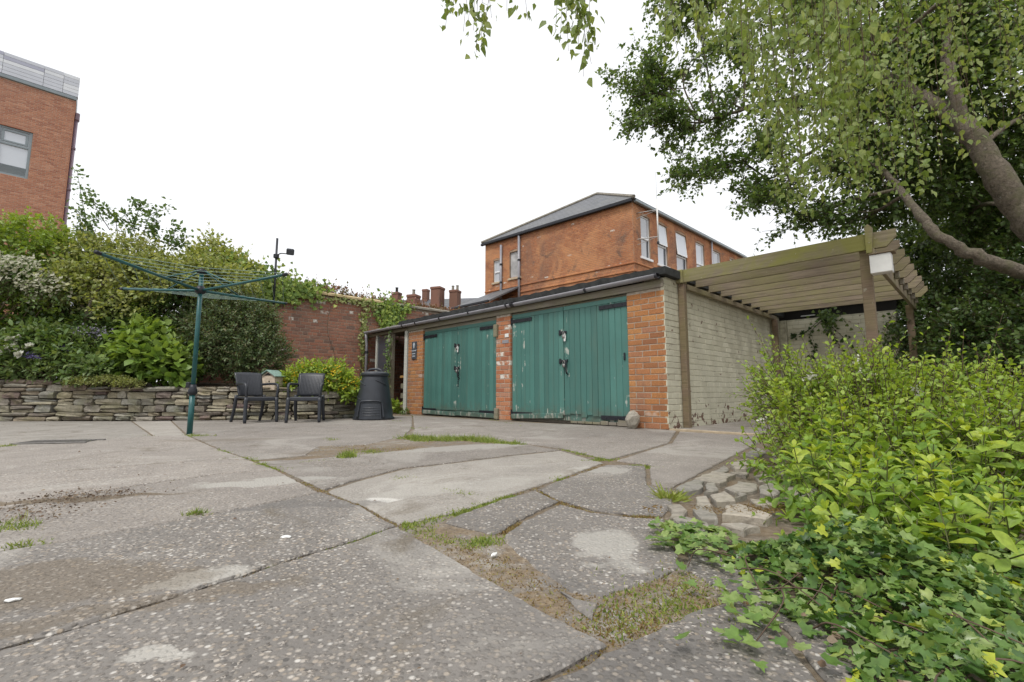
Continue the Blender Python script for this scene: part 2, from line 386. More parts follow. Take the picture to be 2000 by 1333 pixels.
M['leaf_tree'] = leaf_mat('leaf_tree', [(0.06, 0.115, 0.032), (0.105, 0.18, 0.052), (0.16, 0.25, 0.078), (0.24, 0.33, 0.13)], 0.42)
M['leaf_birch'] = leaf_mat('leaf_birch', [(0.13, 0.20, 0.05), (0.20, 0.285, 0.075), (0.28, 0.36, 0.12), (0.39, 0.455, 0.20)], 0.45)
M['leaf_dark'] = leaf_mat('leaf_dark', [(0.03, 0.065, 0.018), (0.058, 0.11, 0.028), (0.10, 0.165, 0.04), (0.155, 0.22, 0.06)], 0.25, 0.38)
M['leaf_mid'] = leaf_mat('leaf_mid', [(0.075, 0.14, 0.035), (0.12, 0.20, 0.055), (0.175, 0.26, 0.08), (0.25, 0.31, 0.13)], 0.3)
M['leaf_hedge'] = leaf_mat('leaf_hedge', [(0.09, 0.165, 0.026), (0.17, 0.27, 0.04), (0.26, 0.37, 0.055), (0.36, 0.45, 0.08)], 0.3)
M['leaf_yellow'] = leaf_mat('leaf_yellow', [(0.16, 0.22, 0.055), (0.26, 0.32, 0.085), (0.38, 0.42, 0.15), (0.50, 0.51, 0.26)], 0.35)
M['leaf_fuchsia'] = leaf_mat('leaf_fuchsia', [(0.05, 0.095, 0.036), (0.085, 0.14, 0.05), (0.135, 0.19, 0.075), (0.22, 0.19, 0.11)], 0.25)
M['leaf_shrub'] = leaf_mat('leaf_shrub', [(0.15, 0.255, 0.04), (0.24, 0.36, 0.055), (0.34, 0.47, 0.075), (0.48, 0.56, 0.11)], 0.42)
M['leaf_broad'] = leaf_mat('leaf_broad', [(0.10, 0.20, 0.03), (0.19, 0.32, 0.05), (0.30, 0.43, 0.065), (0.45, 0.54, 0.075)], 0.4)
M['leaf_ivy'] = leaf_mat('leaf_ivy', [(0.035, 0.085, 0.022), (0.08, 0.165, 0.035), (0.16, 0.265, 0.06), (0.28, 0.37, 0.12), (0.46, 0.52, 0.05)], 0.3, 0.33)
M['leaf_red'] = leaf_mat('leaf_red', [(0.09, 0.12, 0.04), (0.16, 0.145, 0.06), (0.26, 0.115, 0.08), (0.32, 0.16, 0.12)], 0.25)
M['leaf_hydrangea'] = leaf_mat('leaf_hydrangea', [(0.11, 0.20, 0.035), (0.17, 0.28, 0.05), (0.25, 0.36, 0.075), (0.33, 0.43, 0.11)], 0.3)
M['petal_white'] = leaf_mat('petal_white', [(0.62, 0.62, 0.52), (0.78, 0.77, 0.70)], 0.3, 0.6, (1, 1, 0.95))
M['petal_cream'] = leaf_mat('petal_cream', [(0.46, 0.47, 0.34), (0.64, 0.62, 0.50)], 0.3, 0.6, (1, 1, 0.9))
M['petal_yellow'] = leaf_mat('petal_yellow', [(0.62, 0.40, 0.012), (0.72, 0.52, 0.03)], 0.3, 0.6, (1, 0.9, 0.4))
M['petal_purple'] = leaf_mat('petal_purple', [(0.10, 0.08, 0.22), (0.17, 0.14, 0.32)], 0.3, 0.6, (1, 1, 1))
M['petal_lavender'] = leaf_mat('petal_lavender', [(0.24, 0.22, 0.30), (0.34, 0.32, 0.38)], 0.3, 0.6, (1, 1, 1))
M['grass'] = leaf_mat('grass', [(0.10, 0.15, 0.025), (0.17, 0.24, 0.04), (0.25, 0.32, 0.06), (0.34, 0.36, 0.11)], 0.35, 0.6)
M['grass_dry'] = leaf_mat('grass_dry', [(0.13, 0.08, 0.03), (0.22, 0.14, 0.05), (0.32, 0.23, 0.09), (0.24, 0.25, 0.07)], 0.25, 0.8, (1, 1, 0.7))
M['litter'] = leaf_mat('litter', [(0.09, 0.055, 0.035), (0.16, 0.105, 0.065), (0.28, 0.22, 0.15), (0.075, 0.05, 0.038)], 0.15, 0.8, (1, 1, 1))

def glass_mat(name, col, rough=0.04):
    m, nt, b = new_mat(name)
    setc(nt, b, col); b.inputs['Roughness'].default_value = rough
    b.inputs['Specular IOR Level'].default_value = 0.8
    return m
M['pane_curtain'] = glass_mat('pane_curtain', (0.44, 0.46, 0.49))
M['pane_bright'] = glass_mat('pane_bright', (0.56, 0.60, 0.65))
M['pane_dark'] = glass_mat('pane_dark', (0.05, 0.06, 0.075))
M['curtain'] = plain('curtain', (0.62, 0.63, 0.66), 0.9, var=0.1)
M['clad_a'] = plain('clad_a', (0.50, 0.52, 0.56), 0.35, 0.25, 0.06, 2)
M['clad_b'] = plain('clad_b', (0.62, 0.64, 0.66), 0.35, 0.25, 0.06, 2)
M['clad_c'] = plain('clad_c', (0.36, 0.37, 0.44), 0.35, 0.25, 0.06, 2)
M['board_grey'] = plain('board_grey', (0.38, 0.38, 0.38), 0.8, var=0.35, scale=3)

# ------------------------------------------------------------------ mesh helpers
class MB:
    def __init__(s): s.v, s.f = [], []
    def add(s, v, f):
        o = len(s.v); s.v += [tuple(p) for p in v]; s.f += [tuple(i + o for i in q) for q in f]; return s
    def box(s, x0, x1, y0, y1, z0, z1, M4=None):
        v = [Vector(p) for p in ((x0,y0,z0),(x1,y0,z0),(x1,y1,z0),(x0,y1,z0),(x0,y0,z1),(x1,y0,z1),(x1,y1,z1),(x0,y1,z1))]
        if M4 is not None: v = [M4 @ p for p in v]
        return s.add(v, [(0,3,2,1),(4,5,6,7),(0,1,5,4),(1,2,6,5),(2,3,7,6),(3,0,4,7)])
    def cbox(s, x0, x1, y0, y1, z0, z1, c=0.004, M4=None):        # box with chamfered edges
        bm = bmesh.new(); bmesh.ops.create_cube(bm, size=1)
        for q in bm.verts:
            q.co = Vector(((x0+x1)/2 + q.co.x*(x1-x0), (y0+y1)/2 + q.co.y*(y1-y0), (z0+z1)/2 + q.co.z*(z1-z0)))
        c = min(c, 0.45*min(x1-x0, y1-y0, z1-z0))
        bmesh.ops.bevel(bm, geom=bm.edges[:], offset=c, segments=1, affect='EDGES')
        bm.verts.index_update()
        vv = [q.co.copy() if M4 is None else M4 @ q.co for q in bm.verts]
        ff = [[q.index for q in f.verts] for f in bm.faces]; bm.free()
        return s.add(vv, ff)
    def tube(s, pts, rad, n=8, cap=True):
        pts = [Vector(p) for p in pts]
        if not hasattr(rad, '__len__'): rad = [rad]*len(pts)
        rings, up = [], None
        for i, p in enumerate(pts):
            t = (pts[min(i+1, len(pts)-1)] - pts[max(i-1, 0)]).normalized()
            if up is None:
                up = Vector((0,0,1)) if abs(t.z) < 0.9 else Vector((1,0,0))
            a = t.cross(up).normalized(); up = a.cross(t).normalized()
            rings.append([p + (a*math.cos(2*math.pi*k/n) + up*math.sin(2*math.pi*k/n))*rad[i] for k in range(n)])
        v = [q for r in rings for q in r]; f = []
        for i in range(len(pts)-1):
            for k in range(n):
                f.append((i*n+k, i*n+(k+1)%n, (i+1)*n+(k+1)%n, (i+1)*n+k))
        if cap: f += [tuple(range(n))[::-1], tuple((len(pts)-1)*n+k for k in range(n))]
        return s.add(v, f)
    def lathe(s, prof, n=32, c=(0,0,0), sx=1, sy=1):
        v, f = [], []
        for r, z in prof:
            for k in range(n):
                a = 2*math.pi*k/n
                v.append((c[0]+r*sx*math.cos(a), c[1]+r*sy*math.sin(a), c[2]+z))
        for i in range(len(prof)-1):
            for k in range(n):
                f.append((i*n+k, i*n+(k+1)%n, (i+1)*n+(k+1)%n, (i+1)*n+k))
        f += [tuple(range(n))[::-1], tuple((len(prof)-1)*n+k for k in range(n))]
        return s.add(v, f)
    def prism(s, poly, z0, z1, M4=None):
        n = len(poly)
        v = [Vector((x, y, z0)) for x, y in poly] + [Vector((x, y, z1)) for x, y in poly]
        if M4 is not None: v = [M4 @ p for p in v]
        return s.add(v, [tuple(range(n))[::-1], tuple(range(n, 2*n))] + [(i, (i+1)%n, n+(i+1)%n, n+i) for i in range(n)])
    def mesh(s, name):
        me = bpy.data.meshes.new(name); me.from_pydata(s.v, [], s.f); me.update(); return me
    def build(s, name, mat, parent=None, smooth=False, off=None):
        if off is not None: s.v = [(a-off[0], b-off[1], c-off[2]) for a, b, c in s.v]
        me = s.mesh(name)
        return obj(name, me, mat, parent, smooth)
def obj(name, me, mat, parent=None, smooth=False):
    if mat is not None and not me.materials: me.materials.append(M[mat] if isinstance(mat, str) else mat)
    if smooth: me.polygons.foreach_set('use_smooth', [True]*len(me.polygons))
    o = bpy.data.objects.new(name, me); COL.objects.link(o)
    if parent is not None: o.parent = parent
    return o
def tag(o, label=None, cat=None, group=None, kind=None):
    if label: o['label'] = label
    if cat: o['category'] = cat
    if group: o['group'] = group
    if kind: o['kind'] = kind
    return o
def thing(name, label, cat, loc=(0,0,0), rz=0.0, group=None):
    o = bpy.data.objects.new(name, None); COL.objects.link(o)
    o.empty_display_size = 0.1
    o.location = Vector([float(c) for c in loc]); o.rotation_euler = (0, 0, rz)
    return tag(o, label, cat, group)
def gthing(name, label, cat, X, Y, z=0.0, group=None):     # a thing standing square on the yard's grid
    return thing(name, label, cat, W(X, Y, z), GA, group)
def npmesh(name, V, F, tone_=None, smooth=False):          # V (n,3), F (m,k)
    V = np.asarray(V, np.float32); F = np.asarray(F, np.int32)
    me = bpy.data.meshes.new(name)
    k = F.shape[1]
    me.vertices.add(len(V)); me.vertices.foreach_set('co', V.ravel())
    me.loops.add(F.size); me.loops.foreach_set('vertex_index', F.ravel())
    me.polygons.add(len(F)); me.polygons.foreach_set('loop_start', np.arange(0, F.size, k, dtype=np.int32))
    if smooth: me.polygons.foreach_set('use_smooth', np.ones(len(F), bool))
    if tone_ is not None:
        a = me.attributes.new('tone', 'FLOAT', 'POINT'); a.data.foreach_set('value', np.asarray(tone_, np.float32))
    me.update(calc_edges=True)
    if not smooth: me.shade_flat()
    return me
def catmull(pts, k=6):
    P = [np.array(p, float) for p in pts]
    P = [2*P[0]-P[1]] + P + [2*P[-1]-P[-2]]
    out = []
    for i in range(1, len(P)-2):
        for j in range(k):
            t = j/k; a, b, c, d = P[i-1:i+3]
            out.append(0.5*((2*b)+(-a+c)*t+(2*a-5*b+4*c-d)*t*t+(-a+3*b-3*c+d)*t**3))
    out.append(P[-2]); return out

# ------------------------------------------------------------------ brickwork
def brick_mesh(seed, hgt=0.073, L=0.225, dep=0.05, ch=0.005):
    r = random.Random(seed)
    j = lambda a: (r.random()-0.5)*a
    x, z = L/2, hgt/2
    fr = [(-x+ch, 0, -z+ch), (x-ch, 0, -z+ch), (x-ch, 0, z-ch), (-x+ch, 0, z-ch)]
    ed = [(-x, ch, -z), (x, ch, -z), (x, ch, z), (-x, ch, z)]
    bk = [(-x, dep, -z), (x, dep, -z), (x, dep, z), (-x, dep, z)]
    v = [(a+j(.006), b+j(.003), c+j(.004)) for a, b, c in fr] + [(a+j(.003), b, c+j(.003)) for a, b, c in ed] + bk
    f = [(0,1,2,3)] + [(i, 4+i, 4+(i+1)%4, (i+1)%4)[::-1] for i in range(4)] + [(4+i, 8+i, 8+(i+1)%4, 4+(i+1)%4)[::-1] for i in range(4)]
    return np.array(v), np.array([list(q) for q in f])
BV = [brick_mesh(s) for s in range(6)]
BRICK_ME = {}
def brick_data(k, mat):
    if (k, mat) not in BRICK_ME:
        me = bpy.data.meshes.new('brick'); me.from_pydata([tuple(map(float, p)) for p in BV[k][0]], [], [tuple(map(int, q)) for q in BV[k][1]])
        me.materials.append(M[mat]); BRICK_ME[(k, mat)] = me
    return BRICK_ME[(k, mat)]
def layout(w, z0, z1, course, L, holes=(), bond=1, seed=0, inside=None):
    r = random.Random(seed); out = []
    for k in range(int((z1-z0)/course + 0.02)):
        z = z0 + (k+0.5)*course
        head = (bond > 1 and k % bond == bond-1)
        step = L/2 if head else L
        x = -(0.5*L if k % 2 else 0.0) - (0.25*L if head else 0)
        while x < w-0.01:
            x2 = x + step
            a, b = max(x, 0), min(x2, w)
            for (h0, h1, g0, g1) in holes:
                if g0 < z < g1:
                    if a >= h0-0.01 and b <= h1+0.01: a = b
                    elif a < h0 < b <= h1+0.001: b = h0
                    elif h0-0.001 <= a < h1 < b: a = h1
            if b-a > 0.03 and (inside is None or inside((a+b)/2, z)): out.append((a, b, z, r.random()))
            x = x2
    return out
def place_bricks(parent, o, d, lay, mat, budget=10**6, course=0.084, stuff_mat=None, key=None, joint=0.011):
    """o: start of the wall face (parent space), d: unit direction along it, outward = to the right of d"""
    o = np.array(o, float); d = np.array([d[0], d[1], 0.0]); ang = math.atan2(d[1], d[0])
    order = sorted(lay, key=key) if key else lay
    parts, rest = order[:budget], order[budget:]
    r = random.Random(len(lay))
    for a, b, z, t in parts:
        L = (b-a) - joint; k = r.randrange(6)
        ob = obj('brick', brick_data(k, mat if not callable(mat) else mat(a, z)), None, parent)
        p = o + d*(a+b)/2
        ob.location = (p[0] + (r.random()-.5)*0.004*d[1], p[1] - (r.random()-.5)*0.004*d[0], z)
        ob.rotation_euler = (0, 0, ang); ob.scale = (L/0.225, 1, (course-joint)/0.073)
    if rest:
        n = np.array([-d[1], d[0], 0.0]); VV, FF, TT = [], [], []
        for i, (a, b, z, t) in enumerate(rest):
            v, f = BV[r.randrange(6)]
            q = np.outer(v[:, 0]*((b-a)-joint)/0.225, d) + np.outer(v[:, 1] + (r.random()-.5)*0.004, n) + np.outer(v[:, 2]*(course-joint)/0.073, [0, 0, 1])
            VV.append(q + o + d*(a+b)/2 + np.array([0, 0, z])); FF.append(f + 12*i); TT += [t]*12
        me = npmesh('bricks', np.vstack(VV), np.vstack(FF), TT)
        tag(obj('brickwork', me, stuff_mat or (mat if not callable(mat) else mat(9, 9)), parent), kind='stuff')
def core_strips(mb, o, d, w, z0, z1, holes, depth, rec=0.006):
    """mortar body of a wall face with its openings left out"""
    o = np.array(o, float); d = np.array(d, float); n = np.array([-d[1], d[0], 0])
    M4 = Matrix(((d[0], n[0], 0, o[0]), (d[1], n[1], 0, o[1]), (0, 0, 1, 0), (0, 0, 0, 1)))
    xs = sorted({0.0, w} | {h[0] for h in holes} | {h[1] for h in holes})
    for a, b in zip(xs, xs[1:]):
        zz = [z0]
        for h in sorted(holes, key=lambda h: h[2]):
            if h[0] <= a+1e-6 and h[1] >= b-1e-6: zz += [h[2], h[3]]
        zz.append(z1)
        for i in range(0, len(zz), 2):
            if zz[i+1]-zz[i] > 1e-4: mb.box(a, b, rec, depth, zz[i], zz[i+1], M4)
    return M4

# ------------------------------------------------------------------ ground, slabs, flagstones
gm = MB()
gm.add([(-700, -700, -0.008), (700, -700, -0.008), (700, 900, -0.008), (-700, 900, -0.008)], [(0, 1, 2, 3)])
ground = tag(gm.build('ground', 'soil'), kind='structure')

def slab(name, pts, mat, top=0.0, gap=0.0065, jit=0.010, thick=0.05, step=0.035, tilt=0.0, rgen=R):
    """a flat slab with worn, slightly uneven edges from its corner points on the ground"""
    P = [Vector((float(p[0]), float(p[1]))) for p in pts]
    if sum(a.x*b.y - b.x*a.y for a, b in zip(P, P[1:]+P[:1])) < 0: P.reverse()
    n = len(P); Q = []
    for i in range(n):                                        # inset by the joint
        a, b, c = P[i-1], P[i], P[(i+1) % n]
        e1, e2 = (b-a).normalized(), (c-b).normalized()
        n1, n2 = Vector((-e1.y, e1.x)), Vector((-e2.y, e2.x))
        m = (n1+n2); m = m.normalized() if m.length > 1e-3 else n1
        Q.append(b + m*gap/max(0.45, m.dot(n1)))
    O = []
    for a, b in zip(Q, Q[1:]+Q[:1]):
        k = max(1, int((b-a).length/step)); k = min(k, 140)
        e = (b-a).normalized() if (b-a).length > 1e-6 else Vector((1, 0)); nn = Vector((-e.y, e.x))
        for j in range(k):
            O.append(a + (b-a)*(j/k) + nn*(rgen.random()-0.35)*jit*(1 if j else 2))
    cx = sum((p.x for p in O))/len(O); cy = sum((p.y for p in O))/len(O)
    m = len(O); v = []
    tx, ty = (rgen.random()-.5)*tilt, (rgen.random()-.5)*tilt
    zt = lambda p: top + (p.x-cx)*tx + (p.y-cy)*ty
    N = []
    for i in range(m):
        e = (O[(i+1) % m]-O[i-1]); e = e.normalized() if e.length > 1e-6 else Vector((1, 0)); N.append(Vector((-e.y, e.x)))
    ch = min(0.006, 0.2*thick)
    for p, q in zip(O, N): v.append((p.x+q.x*ch-cx, p.y+q.y*ch-cy, zt(p)))
    for p in O: v.append((p.x-cx, p.y-cy, zt(p)-ch*(0.6+0.5*rgen.random())))
    for p in O: v.append((p.x-cx, p.y-cy, zt(p)-thick))
    f = [tuple(range(m))]
    for r0 in (0, m):
        for i in range(m): f.append((r0+m+i, r0+m+(i+1) % m, r0+(i+1) % m, r0+i))
    me = bpy.data.meshes.new(name); me.from_pydata(v, [], f); me.update()
    o = obj(name, me, mat, ground); o.location = (cx, cy, 0)
    return o
J1 = [(0,1268),(100,1240),(200,1210),(360,1160),(468,1126),(600,1084),(700,1054),(775,1027)]
J1b = [(800,1020),(900,1000),(980,972),(1080,940),(1180,906)]
J4 = [(0,1076),(160,1052),(320,1022),(520,984),(627,961)]
J5 = [(0,996),(140,968),(280,946),(440,924),(545,918)]
J6 = [(0,928),(184,916),(280,908),(440,896),(492,899)]
SL = [
 ('concrete_near', [(-420,1420)]+J1+[(800,1040),(990,1150),(1195,1260),(1040,1338),(900,1420),(700,1560),(0,1700),(-420,1700)]),
 ('concrete_near', [(-420,1400)]+J1+[(705,988),(627,961)]+J4[::-1][1:]+[(-420,1145)]),
 ('concrete_pale', [(-420,1145)]+J4+J5[::-1]+[(-420,1060)]),
 ('concrete_pale', [(-420,1060)]+J5+J6[::-1]+[(-420,955)]),
 ('concrete_pale', [(-420,955)]+J6+[(430,878),(365,850),(300,852),(200,860),(0,869),(-420,885)]),
 ('concrete_smooth', [(-420,885),(0,869),(200,860),(300,852),(258,823),(-420,823)]),
 ('concrete_smooth', [(300,852),(365,850),(335,822),(258,823)]),
 ('concrete_pale', [(335,822),(365,850),(432,879),(494,899),(600,889),(625,872),(720,868),(790,852),(806,836),(806,813),(700,812),(560,818)]),
 ('concrete_pale', [(500,901),(590,897),(680,890),(760,882),(840,874),(900,869),(960,866),(1030,868),(1095,879),(1000,889),(880,904),(790,914),(700,936),(632,958),(550,920)]),
 ('concrete_smooth', [(632,960),(700,938),(790,915),(880,905),(1000,890),(1096,880),(1180,904)]+J1b[::-1][1:]+[(775,1025),(705,988)]),
 ('concrete_pale', [(808,838),(800,853),(850,856),(960,860),(1012,865),(1096,876),(1190,898),(1220,890),(1308,865),(1322,842),(1310,839),(1232,834),(990,824),(806,812)]),
 ('concrete_pale', [(1200,900),(1222,893),(1310,866),(1326,843),(1484,852),(1500,856),(1312,955),(1268,946),(1265,908)]),
 ('concrete_near', [(1082,942),(1184,908),(1262,910),(1266,947),(1310,957),(1318,985),(1300,1008),(1240,1006),(1156,996),(1092,978),(1050,956)]),
 ('concrete_near', [(900,1004),(980,976),(1046,958),(1092,980),(1016,1016),(970,1046),(862,1022)]),
 ('concrete_near', [(975,1050),(1018,1018),(1094,984),(1156,1000),(1240,1010),(1300,1012),(1318,1060),(1335,1110),(1290,1130),(1230,1148),(1180,1166),(1110,1156),(1040,1108)]),
 ('concrete_near', [(1085,1150),(1120,1165),(1172,1180),(1166,1216),(1124,1192)]),
 ('concrete_near', [(1200,1262),(1375,1182),(1440,1165),(1525,1230),(1610,1340),(1500,1600),(900,1700),(720,1560),(910,1420),(1046,1340)]),
 ('concrete_near', [(1334,1112),(1345,1062),(1500,1110),(1720,1330),(1800,1500),(1620,1345),(1530,1228),(1446,1160),(1396,1150)]),
]
SLF = [[(800,1022),(905,1000),(980,1046),(1045,1104),(1112,1152),(1182,1162),(1292,1126),(1345,1100),(1400,1148),(1440,1160),(1375,1186),(1198,1264),(985,1152),(796,1042)],
       [(600,888),(625,870),(720,866),(790,850),(812,836),(850,852),(1000,862),(1010,870),(900,872),(840,877),(760,885),(680,893)]]
for poly in SLF: slab('slab', [G(*p) for p in poly], 'concrete_dirt', top=-0.005, gap=-0.012)
for mat, poly in SL:
    slab('slab', [G(*p) for p in poly], mat, top=(R.random()-.3)*0.004, tilt=0.001, gap=0.0065 if mat == 'concrete_near' else 0.012)
FL = [[(670,540),(840,470),(1060,505),(930,590)], [(940,610),(1080,555),(1250,570),(1240,640),(1060,660)], [(1180,500),(1290,480),(1420,490),(1400,550),(1260,560)],
 [(1250,600),(1380,560),(1440,600),(1440,690),(1250,660)], [(520,600),(700,555),(790,560),(760,640),(560,660)], [(790,580),(880,575),(920,650),(800,680),(770,650)],
 [(690,700),(800,690),(860,780),(690,770)], [(820,700),(960,670),(1050,700),(1040,750),(870,760)], [(1050,665),(1170,680),(1080,720)],
 [(645,800),(740,770),(860,795),(920,900),(760,905),(655,850)], [(460,770),(580,760),(635,810),(650,880),(480,890)], [(490,900),(640,895),(820,950),(970,1080),(700,1040),(520,960)],
 [(930,790),(1060,770),(1300,830),(1420,880),(1330,920),(1100,890),(930,880)], [(1160,700),(1390,740),(1390,780),(1220,760)], [(1250,795),(1390,785),(1440,840),(1310,828)],
 [(985,470),(1180,480),(1180,515),(1080,500)], [(1090,310),(1250,250),(1330,290),(1240,340)], [(990,385),(1150,345),(1280,380),(1180,460),(1040,450)], [(830,455),(960,400),(1030,445),(950,470)],
 [(1430,470),(1600,500),(1700,530),(1640,560),(1450,540)], [(880,945),(1100,930),(1300,960),(1100,1000)], [(640,1100),(860,1090),(920,1180),(700,1190)],
 [(1450,600),(1640,590),(1780,640),(1820,720),(1480,740)], [(1480,760),(1850,740),(1900,860),(1500,850)], [(1290,395),(1480,420),(1560,470),(1300,470)], [(1350,300),(1600,330),(1640,420),(1400,400)]]
for i, q in enumerate(FL):
    o = slab('flagstone', [G(1200+x/4.443, 820+y/4.443) for x, y in q], 'flag_stone', top=0.010+R.random()*0.020-(0.012 if i in (15,16,17,18,24,25) else 0), gap=0.006, jit=0.018, thick=0.06, step=0.05, tilt=0.05)
slab('pergola_floor', [W(0.012,0.045), W(2.6,0.045), W(2.6,5.15), W(0.012,5.15)], 'concrete_pale', top=0.012)
slab('threshold', [W(0.02,-0.03), W(2.5,-0.03), W(2.5,0.035), W(0.02,0.035)], 'stone_sill', top=0.022, gap=0.001)
# drain grating near the left wall
dg = MB()
p0, p1 = G(22,869), G(170,866)
ax = (p1-p0); gl = np.linalg.norm(ax); ga = math.atan2(ax[1], ax[0])
gr = MB(); gr.cbox(0, gl, 0, 0.03, 0, 0.012); gr.cbox(0, gl, 0.3, 0.33, 0, 0.012)
for k in range(int(gl/0.045)): gr.box(k*0.045, k*0.045+0.014, 0.03, 0.3, 0, 0.01)
gd = gr.build('drain_grating', 'drain_iron'); gd.location = (p0[0], p0[1]-0.02, 0.003); gd.rotation_euler = (0, 0, ga)
tag(gd, 'dark metal drain grating set flat in the concrete near the stone wall', 'drain')

# ------------------------------------------------------------------ garage block
def camdist(root, o, d):
    rx, ry = root.location.x, root.location.y; a = root.rotation_euler.z; ca, sa = math.cos(a), math.sin(a)
    def key(b):
        s = (b[0]+b[1])/2; x, y = o[0]+d[0]*s, o[1]+d[1]*s
        return (rx+ca*x-sa*y)**2 + (ry+sa*x+ca*y)**2 + (b[2]-CAM_H)**2
    return key
gar = gthing('garage', 'low brick double garage with two pairs of green boarded doors', 'garage', 0, 0)
H0 = 1.97
piers = [(-0.60, 0.0, 'brick_orange'), (-3.47, -3.07, 'brick_pale'), (-6.60, -5.97, 'brick_orange')]
core = MB()
for a, b, mt in piers: core.box(a+0.004, b-0.006, 0.006, 0.34, -0.02, H0)
core.box(-6.594, -0.34, 0.20, 5.14, -0.02, 2.08)
core.build('wall', 'mortar', gar)
side = MB(); side.box(-0.33, -0.006, 0.345, 5.14, -0.02, 2.12); side.box(-0.33, -0.0065, 0.05, 0.344, H0+0.003, 2.12)
side.build('side_wall', 'painted_mortar', gar)
for a, b, mt in piers:
    place_bricks(gar, (a, 0, 0), (1, 0), layout(b-a, 0, H0, 0.084, 0.235, seed=int(-a*10)), mt)
lay = layout(5.15, 0, 2.12, 0.084, 0.235, seed=5)
place_bricks(gar, (0, 0, 0), (0, 1), lay, 'painted_brick', 130, key=camdist(gar, (0, 0), (0, 1)), joint=0.006)
place_bricks(gar, (-6.6, 0.34, 0), (0, -1), layout(0.34, 0, H0, 0.084, 0.235, seed=9), 'brick_orange', 0)
rf = MB()                                             # ragged felt roof edge
n = 90; top, bot = [], []
for i in range(n+1):
    x = -6.95 + 7.02*i/n
    top.append((x, -0.09+(R.random()-.5)*0.02, 2.235+(R.random()-.5)*0.022)); bot.append((x, -0.085, 2.13))
v = top + bot + [(p[0], 5.3, 2.30) for p in top] + [(p[0], 5.3, 2.13) for p in top]
f = []
for i in range(n):
    f += [(i, n+1+i, n+2+i, i+1), (i, i+1, 2*(n+1)+i+1, 2*(n+1)+i), (2*(n+1)+i, 2*(n+1)+i+1, 3*(n+1)+i+1, 3*(n+1)+i), (n+1+i, 3*(n+1)+i, 3*(n+1)+i+1, n+2+i)]
f += [(n, 2*n+1, 4*n+3, 3*n+2), (0, 2*(n+1), 3*(n+1), n+1)]
rf.add(v, f); roof = rf.build('roof', 'felt', gar)
MB().box(-6.6, -0.004, -0.02, 0.03, H0+0.002, 2.075).build('fascia', 'wood_grey', gar)
MB().cbox(-0.33, 0.045, 0.06, 5.2, 2.125, 2.128+0.03).build('roof_edge', 'felt', roof)
def half_gutter(x0, x1, y, z, r=0.056, sag=0.0):
    mb = MB(); m, k = 14, 10; v, f = [], []
    for i in range(m+1):
        x = x0+(x1-x0)*i/m; zz = z - sag*math.sin(math.pi*i/m)
        for j in range(k+1):
            a = math.pi + math.pi*j/k; v.append((x, y+r*math.cos(a), zz+r*math.sin(a)))
        for j in range(k+1):
            a = 2*math.pi - math.pi*j/k; v.append((x, y+(r-.006)*math.cos(a), zz+(r-.006)*math.sin(a)))
    q = 2*k+2
    for i in range(m):
        for j in range(q): f.append((i*q+j, i*q+(j+1) % q, (i+1)*q+(j+1) % q, (i+1)*q+j))
    f += [tuple(range(q)), tuple(m*q+j for j in range(q))[::-1]]
    return mb.add(v, f)
gut = half_gutter(-8.62, -0.03, -0.10, 2.135, sag=0.02).build('gutter', 'gutter', gar, True)
for x in (-0.04, -1.25, -2.9, -3.05, -4.15, -5.15, -6.1, -6.68):
    j = MB(); w = 0.05 if x == -2.9 else 0.022
    m4 = 10; vv, ff = [], []
    for s in (x-w, x+w):
        for k in range(m4+1):
            a = math.pi+math.pi*k/m4; vv.append((s, -0.10+0.062*math.cos(a), 2.118+0.062*math.sin(a)+0.004))
    for k in range(m4): ff.append((k, k+1, m4+2+k, m4+1+k))
    ff += [(0, m4+1, 2*m4+1, m4)]
    j.add(vv, ff); j.box(x-w, x+w, -0.16, -0.02, 2.135, 2.146)
    j.build('gutter_bracket', 'gutter_joint', gut)

